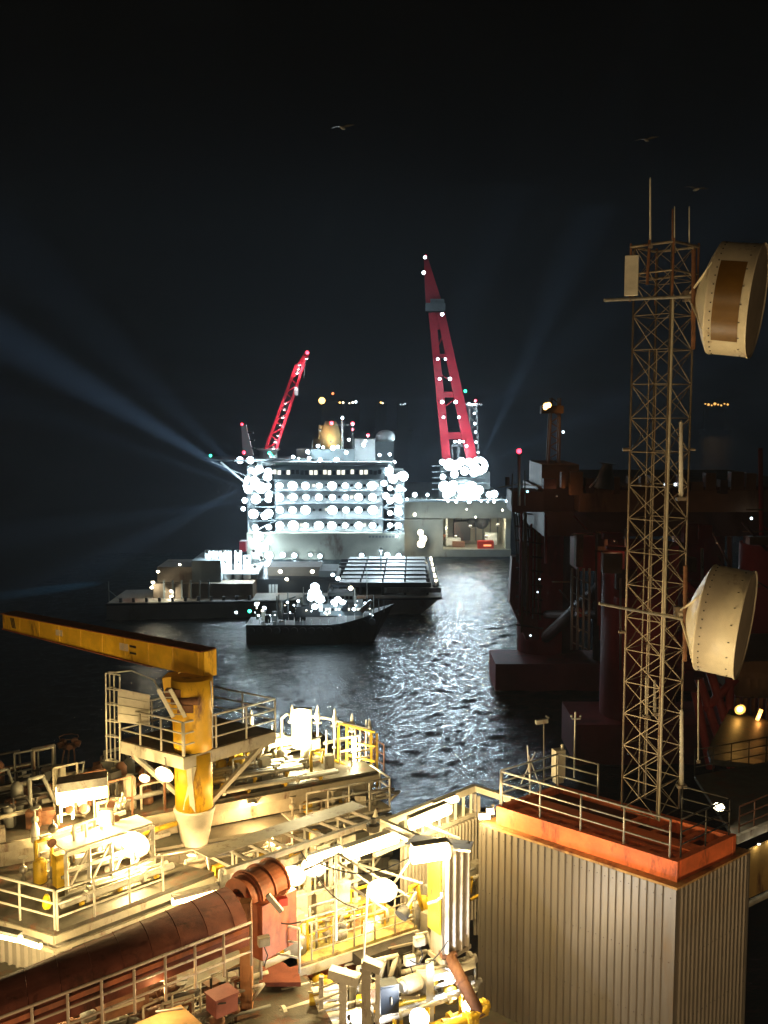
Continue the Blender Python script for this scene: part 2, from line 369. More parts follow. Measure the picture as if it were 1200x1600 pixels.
# foot-of-wall writing too small to read, as faint plates
for k in range(9): ves.part('name_plate', MB().box((V(578 + k * 5.2, 838).x, YV - .06, V(600, 838.5).z), (.9, .1, .8)), vgrey)
# deck edge on the right with many lamps, bay lamps
ves.part('deck_edge', MB().box(((xm + xr) / 2, YV + 7, zd + .3), (xr - xm + 1, 4, .8)), vgrey)
for j in range(22): ves.part('deck_post', MB().box((xm + 1 + j * 2.02, YV + 5.3, zd + 1.3), (.18, .18, 1.6)), vgrey)
for (x, y, r, pw, cl) in ((636, 780, .7, 200, COOL), (668, 773, .9, 400, COOL), (700, 783, .8, 300, COOL), (713, 784, .9, 300, COOL), (733, 784, 1.3, 700, COOL), (752, 783, .6, 100, COOL), (762, 784, .6, 100, COOL), (772, 784, .7, 150, COOL), (792, 783, .9, 300, COOL), (801, 784, .5, 80, COOL),
                          (648, 804, .9, 200, WHITEW), (743, 808, .6, 200, WHITEW), (729, 796, .5, 200, WHITEW), (697, 825, .5, 250, WHITEW), (785, 797, .5, 150, WHITEW)):
    flood(ves, V(x, y, YV + 4.8), (0, -1, -.2), r * .7, pw, cl, strength=14, off=.3)
for (x, y, pw) in ((657, 832, 1400), (661, 842, 1400), (658, 850, 700)):
    flood(ves, V(x, y, YV + 6.), (0, -1, -.1), 1.5, pw, WHITEW, strength=14, off=.3)
for (x, y, pw) in ((718, 862, 2500), (738, 864, 2500), (790, 866, 3500), (797, 872, 2500), (760, 838, 2500), (712, 838, 2500), (778, 820, 1500), (735, 822, 1500)):
    flood(ves, V(x, y, YV + 10), (0, .3, .6), .7, pw, WHITEW, strength=5, off=.3)
# helideck with raking struts on the left
hz = V(380, 719, YV + 6).z
ves.part('helideck', MB().lathe([(0, 15), (.8, 15.6)], (V(374, 719, YV + 6).x, YV + 8, hz), (0, 0, 1), 8), vgrey)
ves.part('helideck_strut', MB().bar(V(345, 722, YV + 3), V(390, 760, YV + 3), .7).bar(V(330, 721, YV + 5), V(388, 745, YV + 5), .4), vwhite)
ves.part('helideck_net', MB().bar(V(325, 717, YV + 6), V(385, 722, YV - 6), .3).bar(V(325, 717, YV + 6), V(360, 716, YV + 16), .3), vgrey)
ves.part('aft_deck', MB().box((V(448, 716, YV + 12).x, YV + 16, hz), (24, 20, 1.2)), vgrey)
ves.part('pylon', MB().bar(V(388, 712, YV + 8), V(381, 664, YV + 8), 4.2, 3, 1.8, 2), vwhite)
for k in range(3): ves.part('pylon_bracket', MB().box(V(390 - k * 1.2, 700 - k * 12, YV + 8), (4.5, 2, .6)), vgrey)
for (x, y, cl, Y) in ((378, 663, REDL, YV + 5), (381, 707, REDL, YV + 5), (551, 662, REDL, YV + 6), (551, 671, REDL, YV + 6), (575, 680, REDL, YV + 3), (329, 712, GREENL, YV - 3), (424, 712, GREENL, YV - 3), (518, 661, REDL, YV + 8), (421, 708, GREENL, YV - 3)):
    flood(ves, V(x, y, Y), (0, -1, 0), .62, 60, cl, 'navigation_lamp', 9, off=.3)
# added spot lamps, their beams in the haze imitate glare streaks
for (x, y, tx, ty, TY, pw, ang) in ((384, 752, -40, 500, 330, 4.5e6, 10), (386, 748, 60, 430, 340, .7e6, 13), (384, 764, -60, 600, 330, .9e6, 7), (382, 782, 60, 830, 340, .9e6, 8), (383, 760, 60, 930, 340, .9e6, 12), (632, 742, 860, 560, 400, .5e6, 12), (750, 724, 860, 480, 420, .9e6, 12), (752, 728, 980, 620, 420, .5e6, 12), (630, 744, 700, 560, 400, .4e6, 12)):
    p = V(x, y, YV - 3); d = (D(tx, ty, TY) - p)
    flood(ves, p, d, 1.0, 10, COOL, 'glare_beam_lamp', 20, lit=False)
    light(ves.e, ves.o, p + d.normalized() * 1.6, pw * 2.1, (.45, .7, 1.), .5, (R(ang), d))

# ------------------------------------------------------------------ vessel cranes
def lattice_box(T, a0, a1, b0, b1, n, w, m, name='brace'):
    """zig-zag between chord a (a0..a1) and chord b"""
    for k in range(n):
        p = a0.lerp(a1, k / n); q = b0.lerp(b1, (k + 1) / n); p2 = b0.lerp(b1, k / n)
        T.part(name, MB().bar(p if k % 2 else p2, q if k % 2 else a0.lerp(a1, (k + 1) / n), w), m)
big = Thing('heavy_lift_crane', 'tall crimson twin-leg crane boom rising above the vessel, dotted with white lamps', 'crane', V(715, 778, YV + 30))
YC = YV + 26
L0, L1 = V(698, 722, YC), V(675, 490, YC + 14); R0, R1 = V(738, 722, YC), V(689, 490, YC + 14)
big.part('boom_leg', MB().bar(L0, L1, 3.6, 3.5, 3.0, 3), redcrane); big.part('boom_leg', MB().bar(R0, R1, 4.6, 3.5, 3.4, 3), redcrane)
def across(y0, y1, f0=None):
    t0 = (722 - y0) / 232; t1 = (722 - y1) / 232
    return MB().prism([L0.lerp(L1, t0), R0.lerp(R1, t0), R0.lerp(R1, t1), L0.lerp(L1, t1)], (0, 2, 0))
for a, b in ((687, 676), (622, 613), (560, 554), (515, 488)): big.part('boom_crossbeam', across(a, b), redcrane)
t = .02
big.part('boom_ties', MB().bar(L0.lerp(L1, .35), R0.lerp(R1, .44), .5).bar(L0.lerp(L1, .6), R0.lerp(R1, .52), .5).bar(L0.lerp(L1, .74), R0.lerp(R1, .88), .4), redcrane)
big.part('jib_head', MB().box(V(680, 480, YC + 14), (8.5, 4, 3.2)).box(V(683, 473, YC + 14), (6, 3, 3)), vgrey)
big.part('jib', MB().bar(V(679, 482, YC + 14), V(665, 402, YC + 18), 7.5, 3.5, 1.6, 1.6), redcrane)
big.part('hoist_rope', MB().tube(V(662, 425, YC + 14), V(665, 476, YC + 12), .15, n=5), vdark)
big.part('machinery_house', MB().box(V(716, 742, YC), (15, 12, 9)).box(V(727, 750, YC - 2), (20, 8, 7)), vwhite)
big.part('slew_ring', MB().lathe([(0, 10), (4, 10), (4.5, 8.5), (10, 8.5)], V(722, 782, YC), (0, 0, 1), 20), vwhite, smooth=True)
big.part('back_stay', MB().bar(V(757, 775, YC), V(748, 724, YC + 3), 4, 4, 3, 3), vgrey)
big.part('gantry_post', MB().bar(V(716, 718, YC + 4), V(717, 695, YC + 4), 1.2).bar(V(706, 696, YC + 4), V(736, 696, YC + 4), 1.2).bar(V(708, 718, YC + 4), V(706, 696, YC + 4), .7).bar(V(734, 718, YC + 4), V(729, 696, YC + 4), .7), vgrey)
for k in range(5):
    big.part('walkway', MB().box(V(716, 728 + k * 9, YC - 8), (22, 3, .35)), vgrey)
for (x, y, r, pw) in ((664, 402, .8, 60), (662, 426, .8, 60), (691, 491, .8, 80), (684, 561, .8, 80), (696, 561, .8, 80), (687, 592, .8, 80), (703, 592, .8, 80), (691, 628, .8, 80), (712, 628, .8, 80), (693, 652, .8, 80), (717, 652, .8, 80),
                      (711, 690, .7, 120), (718, 690, .8, 120), (724, 690, .7, 120), (729, 697, .6, 100)):
    flood(big, V(x, y, YC - 3.2), (0, -1, -.3), r * .85, pw * 15, COOL, strength=10, off=2.6)
for (x, y, r, pw) in ((691, 722, 1, 800), (702, 726, 1.4, 1200), (713, 727, 1.4, 1200), (721, 721, 1.2, 900), (733, 722, 1.1, 900), (748, 728, 2.2, 4500), (741, 738, 1.4, 1500), (710, 741, 1.1, 700), (726, 736, 1.1, 900),
                      (692, 745, .8, 400), (694, 760, 1.3, 1500), (708, 758, 1.5, 2000), (722, 765, 1.8, 2500), (736, 762, 1.6, 2500), (748, 766, 1.4, 1800), (698, 773, 1.4, 1200), (725, 778, 1.6, 1800), (742, 776, 1.3, 1400), (772, 772, 1.3, 1000), (765, 773, .9, 500), (705, 768, 1.4, 1800)):
    flood(big, V(x, y, YC - 11.5), (0, -1, -.15), r * 1.45, pw * 4, COOL, strength=18, off=.6)  # glass made larger to carry the glare at the crane base
flood(big, V(665, 400, YC + 12), (0, -1, 0), .5, 50, REDL, 'warning_lamp', 8, off=.3)
tow = Thing('lattice_tower', 'grey lattice tower with a column of lamps right behind the crimson crane boom', 'tower', V(742, 722, YV + 36))
A0, A1, B0, B1 = V(737, 722, YV + 36), V(733, 632, YV + 36), V(748, 722, YV + 36), V(744, 632, YV + 36)
for p, q in ((A0, A1), (B0, B1)): tow.part('chord', MB().bar(p, q, .8), vwhite)
lattice_box(tow, A0, A1, B0, B1, 9, .45, vwhite)
tow.part('head_platform', MB().box(V(736, 632, YV + 36), (9, 4, 1)), vwhite)
for (x, y) in ((741, 632), (741, 646), (742, 662), (743, 675), (744, 691), (747, 707), (733, 631)): flood(tow, V(x, y, YV + 34), (0, -1, 0), .6, 200, COOL, strength=9, off=.4)
flood(tow, V(743, 626, YV + 34), (0, -1, 0), .55, 40, REDL, 'warning_lamp', 8, off=.3)
flood(tow, V(727, 611, YV + 34), (0, -1, 0), .6, 40, GREENL, 'navigation_lamp', 5, off=.3)
sm = Thing('deck_crane', 'smaller pink-lit lattice boom leaning right above the helideck', 'crane', V(418, 715, YV + 14))
YS = YV + 14
a0, a1, b0, b1 = V(411, 712, YS), V(463, 570, YS), V(428, 712, YS), V(475, 568, YS)
sm.part('pedestal', MB().lathe([(0, 4), (6, 3.6), (7, 5)], V(420, 728, YS), (0, 0, 1), 12), vwhite)
for p, q, dy in ((a0, a1, 0), (b0, b1, 0), (a0, a1, 3), (b0, b1, 3)):
    o = Vector((0, dy, 0)); sm.part('chord', MB().bar(p + o, q + o, 1.0), redcrane)
lattice_box(sm, a0, a1, b0, b1, 13, .45, redcrane); lattice_box(sm, b0, b1, b0 + Vector((0, 3, 0)), b1 + Vector((0, 3, 0)), 10, .4, redcrane)
sm.part('boom_head', MB().bar(V(469, 570, YS), V(480, 552, YS), 2.2, 2), redcrane)
sm.part('hook_block', MB().box(V(463, 612, YS), (1.6, 1.4, 3)), vwhite); sm.part('hoist_rope', MB().tube(V(476, 556, YS), V(464, 610, YS), .14, n=5).tube(V(479, 556, YS), V(475, 590, YS), .12, n=5), vgrey)
for (x, y, pw) in ((427, 700, 500), (430, 690, 500), (434, 680, 500), (438, 664, 500), (442, 652, 400), (444, 640, 400), (446, 630, 500), (468, 570, 500), (464, 583, 400), (466, 577, 300), (462, 605, 200), (479, 560, 200)):
    flood(sm, V(x, y, YS - 2.5), (0, .2, -1), .6, pw * 1.0, (1., .8, .84), strength=9, off=.4)
flood(sm, V(480, 551, YS - 2), (0, -1, 0), .65, 80, REDL, 'warning_lamp', 9, off=.3)

# ------------------------------------------------------------------ cargo barge with steel grillage
zbg = 4.6
bx0 = D(165, 960, 292).x; bx1 = D(690, 925, 305).x
barge = Thing('cargo_barge', 'long low grey cargo barge moored in front of the white vessel, bare side plating', 'barge', ((bx0 + bx1) / 2, 300, 0))
xmid = -42.; ymid = 292 + 10 * (xmid - bx0) / (bx1 - bx0)
barge.part('hull_wing', MB().prism([(bx0, 292, 0), (bx0 + .5, 292, zbg + .4), (xmid - .01, ymid, zbg + .4), (xmid - .01, ymid, 0)], (0, 22, 0)), mat('barge_side_plating', (.2, .19, .17), .7, 0, .3, .1, .3))
barge.part('hull', MB().prism([(xmid, ymid, 0), (xmid, ymid, zbg + .4), (bx1, 302, zbg + .4), (bx1 - 6, 302, 0)], (0, 66, 0)), mat('barge_side_plating', (.2, .19, .17), .7, 0, .3, .1, .3))
barge.part('rubbing_strake', MB().bar((bx0, 291.8, zbg), (bx1, 301.8, zbg), .5, .5), vdark)
for k in range(11): 
    t = k / 11; barge.part('bollard', MB().tube((bx0 + 4 + t * 40, 293.5 + t * 4.4, zbg + .4), (bx0 + 4 + t * 40, 293.5 + t * 4.4, zbg + 1.6), .45), vdark)
barge.part('mast', MB().tube((bx0 + .8, 293, zbg), (bx0 + .8, 293, zbg + 6.5), .14).tube((bx0 + .8, 293, zbg + 4), (bx0 + 5, 294, zbg), .1), vgrey)
zg = 8.2
gr = Thing('steel_grillage', 'broad ribbed steel cargo grillage gleaming on the right end of the barge', 'grillage', (0, 330, zbg))
gx0, gx1 = D(528, 905, 306).x, D(668, 912, 306).x
plt = mat('bright_steel_plate', (.17, .18, .18), .4, .3, .5, .3, .15)
NR, NC = 7, 4
for r_ in range(NR):
    for c_ in range(NC):
        y = 306 + r_ * 8.2; wpx = (gx1 - gx0) / NC; x = gx0 + (c_ + .5) * wpx + r_ * .25
        gr.part('deck_panel', MB().box((x, y + 3.4, zg + random.uniform(-.12, .12)), (wpx - .5, 7.0 - (r_ % 2), .5)), plt)
    gr.part('cross_beam', MB().box(((gx0 + gx1) / 2, 306 + r_ * 8.2 - .4, zg - .2), (gx1 - gx0 + 2, .6, 1.4)), vdark)
for c_ in range(NC + 1): gr.part('girder', MB().box((gx0 + c_ * (gx1 - gx0) / NC, 334, zg - 1.9), (.7, 58, 2.4)), vdark)
gr.part('fascia', MB().box((gx1 - 4, 304.6, zg - 1.6), (16, .8, 1.4)), plt)
for k in range(14):
    y = 306 + k * 4.; p = (gx1 + 2.5 + k * .05, y, zg - .3)
    gr.part('fender', MB().lathe([(-1, .7), (0, 1.1), (1, .7)], p, (0, 0, 1), 10), vdark)
    if k % 3 != 1: flood(gr, (p[0], y - .6, zg + 1.1), (0, -1, -.4), .35, 120, WHITEW, strength=7, off=.3)
flood(gr, D(520, 898, 304), (0, -1, -.6), .8, 900, COOL, strength=14); flood(gr, D(528, 904, 303), (0, -1, -.4), .7, 600, COOL, strength=14)
flood(gr, D(548, 920, 302), (0, -1, -.3), .7, 500, WHITEW, strength=10)
flood(gr, (gx1 - 14, 330, zg + 7), (0, 0, -1), .7, 2000, COOL, 'mast_lamp', 5)
gr.part('lamp_mast', MB().tube((gx1 - 14, 331, zg), (gx1 - 14, 331, zg + 7.6), .2), vgrey)
# cargo modules on the left of the barge
def bbox(T, name, x0, y0, x1, y1, Y, dep, m):
    a = D(x0, y1, Y); b = D(x1, y0, Y); return T.part(name, MB().box(((a.x + b.x) / 2, Y + dep / 2, (a.z + b.z) / 2), (b.x - a.x, dep, b.z - a.z)), m)
tubem = mat('weathered_steel_section', (.2, .16, .12), .6, .1, .3, .2, .35)
cm = Thing('cargo_module', 'stepped brown steel module on the left end of the barge', 'cargo', (-60, 305, zbg))
bbox(cm, 'base', 240, 912, 395, 948, 300, 22, tubem); bbox(cm, 'block', 246, 886, 300, 914, 303, 16, tubem); bbox(cm, 'block', 300, 876, 345, 914, 303, 18, vgrey)
for k in range(6): a = D(256 + k * 14, 912, 299.6); cm.part('stiffener', MB().box((a.x, a.y, a.z - 2.5), (.5, .5, 7)), vgrey)
for (x, y, pw) in ((247, 893, 300), (239, 910, 500), (267, 923, 500), (268, 932, 400), (281, 882, 150), (237, 918, 300)): flood(cm, D(x, y, 298.5), (0, -.7, -.6), .5, pw * 1.5, WHITEW, strength=9, off=.3)
cm2 = Thing('cargo_module', 'pale upright steel cylinders lit white beside the left stair tower', 'cargo', (-40, 312, zbg))
for k, x in enumerate((322, 336, 352, 372, 386)):
    a = D(x, 935, 308); b = D(x + (4 if k == 0 else 0), 860 if k < 4 else 868, 308)
    cm2.part('column', MB().tube((a.x, 308, zbg), (b.x, 308, b.z), 1.15 if k != 2 else 1.9, n=14), vwhite, smooth=True)
bbox(cm2, 'base', 318, 895, 402, 946, 309, 16, vgrey); bbox(cm2, 'platform', 312, 893, 404, 897, 306, 14, vwhite)
for (x, y, pw) in ((324, 862, 500), (320, 885, 500), (349, 862, 1800), (352, 878, 1800), (372, 862, 1500), (373, 878, 1500), (386, 872, 900), (398, 884, 1500), (408, 872, 1500), (396, 862, 1200)):
    flood(cm2, D(x, y, 304.5), (0, 1, -.3), .55, pw * 2., COOL, strength=12, off=.4)
bbox(cm2, 'red_skip', 374, 846, 384, 862, 330, 4, redcrane)
mid = Thing('cargo_module', 'dark low machinery block between the cargo cylinders and the ribbed grillage', 'cargo', (-20, 315, zbg))
bbox(mid, 'base', 402, 905, 528, 940, 309, 22, vdark); bbox(mid, 'block', 418, 886, 500, 906, 315, 12, tubem); bbox(mid, 'block', 498, 892, 526, 906, 313, 14, vgrey)
for k in range(3): a = D(422 + k * 5, 920, 308.6); mid.part('door', MB().box((a.x, a.y, a.z), (.7, .2, 2.6)), vwhite)
for (x, y, pw) in ((438, 893, 300), (488, 893, 300), (448, 905, 200)): flood(mid, D(x, y, 307.5), (0, -1, -.5), .6, pw, WHITEW, strength=10, off=.3)

# ------------------------------------------------------------------ supply boat with blazing mast lamp
YT = 266.; UP_ = Vector((0, 0, 1))
boat = Thing('supply_boat', 'dark hulled supply boat with flared bow and one dazzling mast lamp before the barge', 'boat', D(500, 975, YT))
def hull_mesh():
    mb = MB(); st = []
    xs0 = D(388, 970, YT).x; xs1 = D(616, 955, YT).x; n = 14
    for i in range(n + 1):
        t = i / n; x = xs0 + (xs1 - xs0) * t
        half = 5.2 * (1 - max(0, (t - .62) / .38) ** 2.2) + .05
        deck = 5.2 + 4.6 * max(0, (t - .55) / .45) ** 1.5
        xb_ = x - 5.5 * max(0, (t - .7) / .3) ** 1.5
        kb = .72 - .7 * max(0, (t - .6) / .4)
        st.append([(x, YT - half, deck), (xb_, YT - half * max(kb, .02), -1.), (xb_, YT + half * max(kb, .02), -1.), (x, YT + half, deck)])
    vs = [p for s_ in st for p in s_]; fs = []
    for i in range(n):
        for k in range(3): fs.append((i * 4 + k, i * 4 + k + 1, (i + 1) * 4 + k + 1, (i + 1) * 4 + k))
        fs.append((i * 4 + 3, i * 4, (i + 1) * 4, (i + 1) * 4 + 3))
    fs.append((0, 1, 2, 3)); fs.append((n * 4 + 3, n * 4 + 2, n * 4 + 1, n * 4))
    return mb.add(vs, fs)
boat.part('hull', hull_mesh(), vdark)
bbox(boat, 'deckhouse', 500, 944, 566, 962, YT - 3.5, 7, vgrey); bbox(boat, 'wheelhouse', 512, 926, 552, 945, YT - 3, 6, vgrey)
bbox(boat, 'deckhouse', 462, 948, 500, 964, YT - 3, 6, vdark)
for k in range(6): a = D(516 + k * 6.5, 934, YT - 3.08); boat.part('wheelhouse_window', MB().box(a, (.75, .12, .8)), glassd)
for k in range(9): a = D(400 + k * 9, 962, YT - 4); boat.part('deck_gear', MB().box((a.x, a.y + random.uniform(0, 5), a.z - .8), (random.uniform(.6, 1.4), 1, random.uniform(1, 3))), random.choice((vdark, vgrey, vwhite)))
boat.part('mast', MB().tube(D(492, 950, YT), D(492, 912, YT), .25).bar(D(484, 918, YT), D(500, 918, YT), .2).bar(D(484, 918, YT), D(492, 945, YT), .12).bar(D(500, 918, YT), D(492, 945, YT), .12), vwhite)
boat.part('mast', MB().tube(D(574, 950, YT), D(573, 888, YT), .16, .08), vwhite)
boat.part('fast_rescue_craft', MB().bar(D(564, 955, YT - 4.5), D(580, 938, YT - 4.5), 2., 1.4, 1., .7), mat('boat_white', (.75, .77, .75), .4, 0, .1, .4))
for k in range(3): boat.part('samson_post', MB().tube(D(584 + k * 8, 957, YT - 2), D(584 + k * 8, 930 + k * 4, YT - 2), .14), vgrey)
boat.part('bow_rail', MB().path([D(566, 940, YT - 4), D(590, 937, YT - 3), D(612, 938, YT)], .1), vgrey)
for (x, y, r, pw, cl) in ((492, 917, 1.6, 3500, COOL), (492, 928, 1.8, 5000, COOL), (486, 934, 1.2, 2500, COOL), (500, 936, 1.2, 2500, COOL), (528, 937, .9, 1200, COOL), (535, 941, .8, 900, COOL), (522, 941, .7, 600, COOL), (548, 919, .6, 300, WHITEW), (401, 944, .5, 150, COOL), (413, 950, .5, 200, COOL), (369, 957, .45, 120, COOL), (449, 941, .4, 150, COOL), (466, 939, .4, 150, COOL), (492, 948, 1.0, 1500, COOL), (553, 952, .5, 200, COOL)):
    flood(boat, D(x, y, YT - 4.6), (0, -1, -.35), r * .95, pw * .2, cl, strength=16, off=.4)
flood(boat, D(390, 955, YT - 4), (0, -1, 0), .4, 60, GREENL, 'navigation_lamp', 7, off=.3)

for k in range(15):
    t_ = k / 15; a = D(392 + k * 13.5, 966, YT - 5.35)
    boat.part('tyre_fender', MB().lathe([(-.2, .55), (-.2, .9), (.2, .9), (.2, .55)], (a.x, YT - 5.55 + max(0, t_ - .62) * 6, 3.8 + max(0, t_ - .6) * 6), (0, 1, 0), 12), vdark)
    boat.part('deck_stanchion', MB().tube((a.x, YT - 5 + max(0, t_ - .6) * 5, 5), (a.x, YT - 5 + max(0, t_ - .6) * 5, 6.6 + max(0, t_ - .6) * 7), .09, n=6), vwhite)
gl = random.Random(5)
for k in range(34):  # scattered small lamps imitate the glints along the boat
    flood(boat, D(gl.uniform(395, 585), gl.uniform(938, 962), YT + gl.uniform(-4.6, -2)), (0, -1, -.3), gl.choice((.12, .16, .2, .28)), gl.choice((20, 40, 90)), gl.choice((COOL, COOL, WHITEW)), strength=gl.choice((3, 6, 10)), off=.2)
for k in range(26):
    c_ = D(gl.uniform(430, 580), 955, YT + gl.uniform(-4, 3)); h_ = gl.uniform(1, 4.5)
    boat.part('deck_fitting', (MB().box(c_ + UP_ * h_ / 2, (gl.uniform(.4, 1.8), 1, h_)) if k % 2 else MB().tube(c_, c_ + UP_ * (h_ + 2), gl.uniform(.08, .2), n=6)), gl.choice((vgrey, vwhite, vdark)))
for k in range(12): boat.part('side_window', MB().box(D(505 + k * 5, 952, YT - 3.56), (.5, .12, .6)), winglow if k % 3 else glassd)
boat.part('funnel', MB().lathe([(0, .9), (3, .8), (3.2, .6)], D(478, 948, YT), UP_, 12), vgrey); boat.part('radar_arch', MB().path([D(512, 926, YT), D(516, 912, YT), D(546, 912, YT), D(550, 926, YT)], .18), vwhite)
boat.part('deck_crane', MB().tube(D(440, 962, YT), D(440, 940, YT), .4).bar(D(440, 940, YT), D(462, 932, YT), .4), vgrey)
# ------------------------------------------------------------------ far ships on the horizon
hshade = mat('far_hull', (.03, .03, .035), .7)
def far_ship(px, py, Y, w, lamps, label, cat='ship'):
    c = D(px, py, Y); T = Thing('distant_ship', label, cat, (c.x, Y, 0), 'far lights on the horizon')
    T.part('hull', MB().prism([(c.x - w / 2, Y, 0), (c.x - w / 2 - 4, Y, 9), (c.x + w / 2 + 6, Y, 9), (c.x + w / 2, Y, 0)], (0, 20, 0)), hshade)
    T.part('deckhouse', MB().box((c.x - w * .05, Y + 10, (c.z + 2) / 2 + 4), (w * .7, 14, c.z - 8)).tube((c.x, Y + 8, 9), (c.x, Y + 8, c.z + 3), 1.), hshade)
    for (x, y, r, cl, st) in lamps:
        flood(T, D(x, y, Y - 4), (0, -1, 0), r, 2000, cl, strength=st, lit=False)
    return T
YF = 2600
far_ship(520, 627, YF, 70, ((503, 626, 7, SOD, 9), (520, 615, 4, (1., .25, .08), 5), (531, 629, 3, SOD, 5), (536, 629, 2.5, WHITEW, 5)), 'far platform with a big amber lamp above the vessel superstructure')
far_ship(552, 630, YF, 50, ((546, 630, 2, WHITEW, 6), (551, 629, 2.6, WHITEW, 8), (556, 628, 3, COOL, 8)), 'far ship showing three pale lights close together')
far_ship(597, 631, YF, 40, ((595, 629, 2.4, SOD, 6), (598, 630, 2.2, WHITEW, 5)), 'far ship showing one small yellow light')
far_ship(630, 632, YF, 40, ((626, 632, 1.8, COOL, 4), (630, 632, 1.5, COOL, 3), (633, 631, 1.8, COOL, 4)), 'far ship showing a short row of faint white lights')
far_ship(1120, 633, YF, 70, tuple((1102 + k * 5, 632 + (k % 3) * 1.2 - 1, 2. + (k % 2), (1., .5, .12), 2.4) for k in range(8)), 'far ship with a row of amber lights right of the lattice mast')

# ------------------------------------------------------------------ dark red semi-submersible rig
rig = Thing('drilling_rig', 'dark maroon semi-submersible rig standing unlit in the water behind the mast', 'rig', (50, 190, 0))
def rb(name, x0, y0, x1, y1, Y, dep, m, **k):
    a = D(x0, y1, Y); b = D(x1, y0, Y); return rig.part(name, MB().box(((a.x + b.x) / 2, Y + dep / 2, (a.z + b.z) / 2), (b.x - a.x, dep, b.z - a.z)), m, **k)
rb('main_deck', 905, 765, 1320, 800, 180, 60, rigtan); rb('lower_deck', 850, 800, 1320, 838, 183, 56, rigdark); rb('deck_edge', 900, 761, 1320, 766, 178, 3, rusty)
rb('cabin_block', 846, 726, 905, 762, 186, 16, rigtan); rb('cabin_base', 840, 762, 905, 800, 185, 20, rigdark)
rb('cabin', 903, 838, 940, 892, 178, 8, rigred); rb('cabin', 900, 836, 912, 886, 176.5, 2, rusty)
cols_ = ((848, 231, 5.6), (872, 232, 5.), (1000, 178, 6.5), (1090, 225, 5.5), (1215, 178, 6.5), (950, 222, 3.))
for px, Y, r_ in cols_:
    p = D(px, 900, Y); rig.part('column', MB().tube((p.x, Y, -2), (p.x, Y, 37), r_, n=20), rigred if r_ > 5.2 else rigdark, smooth=True)
def wbar(p, q, r_, m, name='brace'): rig.part(name, MB().tube(p, q, r_, n=10), m, smooth=True)
a = D(768, 1010, 226); b = D(1010, 1030, 226)
rig.part('pontoon', MB().box(((a.x + b.x) / 2 + 8, 224, 2.6), (b.x - a.x + 16, 13, 6.5)), rigred)
a = D(890, 1000, 184); rig.part('pontoon', MB().box((a.x + 38, 178, 3.2), (78, 14, 7.5)), rigred)
wbar(D(848, 1000, 228), D(1000, 860, 180), 1.3, rigdark); wbar(D(1000, 1060, 178), D(1215, 850, 178), 1.2, rigred); wbar(D(1215, 1060, 178), D(1000, 850, 178), 1.2, rigred); wbar(D(872, 980, 230), D(1090, 850, 225), 1.1, rigdark)
wbar(D(848, 960, 228), D(1000, 960, 180), .9, rigdark); wbar(D(1000, 1040, 178), D(1215, 1040, 178), 1., rigred)
for k in range(4):
    wbar(D(894 + k * 9, 888, 172), D(893 + k * 9, 1015, 172), .22, galv, 'riser')
for k in range(5): wbar(D(894, 900 + k * 26, 172), D(921, 912 + k * 26, 172), .12, galv, 'ladder_brace')
for px in (934, 962, 1140, 1165): wbar(D(px, 838, 178), D(px, 960, 178), .45, rigdark, 'caisson')
# crane mast on the rig
A0, A1, B0, B1 = D(857, 726, 190), D(862, 622, 190), D(874, 726, 190), D(875, 622, 190)
for p, q in ((A0, A1), (B0, B1), (A0 + Vector((0, 2, 0)), A1 + Vector((0, 2, 0))), (B0 + Vector((0, 2, 0)), B1 + Vector((0, 2, 0)))): rig.part('mast_chord', MB().bar(p, q, .35), rigtan)
lattice_box(rig, A0, A1, B0, B1, 11, .2, rigtan, 'mast_brace')
rig.part('mast_head', MB().box(D(862, 640, 190), (4, 2, 1.4)), rigtan)
for (x, y, r_, pw, cl) in ((853, 634, .45, 120, SOD), (857, 633, .5, 150, SOD), (852, 637, .35, 60, SOD)): flood(rig, D(x, y, 187), (0, -1, 0), r_, pw, cl, strength=9, off=.3)
for (x, y, cl, r_, st) in ((811, 705, REDL, .5, 8), (880, 675, COOL, .25, 3), (1040, 757, COOL, .3, 5), (1055, 757, COOL, .35, 7), (1047, 745, COOL, .2, 2), (824, 768, (.4, .9, 1.), .25, 1), (1174, 810, COOL, .25, 3), (1190, 860, COOL, .25, 3)): flood(rig, D(x, y, 179), (0, -1, 0), r_, 20, cl, strength=st, off=.25)
rig.part('pole', MB().tube(D(811, 790, 180), D(811, 706, 180), .25), galv); rig.part('pole', MB().tube(D(820, 790, 180), D(820, 735, 180), .15).tube(D(800, 790, 180), D(801, 740, 180), .15).tube(D(793, 760, 182), D(793, 745, 182), .4), vgrey)
rb('antenna_deck', 800, 768, 850, 800, 183, 8, rigdark); rig.part('handrail', MB().path([D(778, 762, 181), D(812, 756, 181), D(846, 760, 181)], .1), galv)
rig.part('vent_cowl', MB().lathe([(0, 1.8), (2.5, 1.3), (4, .8), (4.3, 1.6)], D(944, 763, 176), (.12, 0, 1), 12), vgrey, smooth=True)
wbar(D(921, 762, 176), D(944, 737, 176), .15, galv, 'stay')
rb('winch_house', 1020, 745, 1075, 765, 182, 6, rigtan)
wbar(D(1188, 700, 175), D(1190, 860, 175), .4, rigred, 'flare_pipe')
for (x, y, Y, pw) in ((870, 775, 176, 110), (960, 845, 172, 60), (1120, 848, 172, 70), (905, 985, 166, 60), (985, 1000, 164, 60), (1080, 990, 164, 60)):
    flood(rig, D(x, y, Y), (0, .2, -1), .16, pw, (1., .5, .28), 'added_rig_lamp', 2., off=.25)  # lamps added to bring out the dark maroon columns
rr_ = random.Random(21)
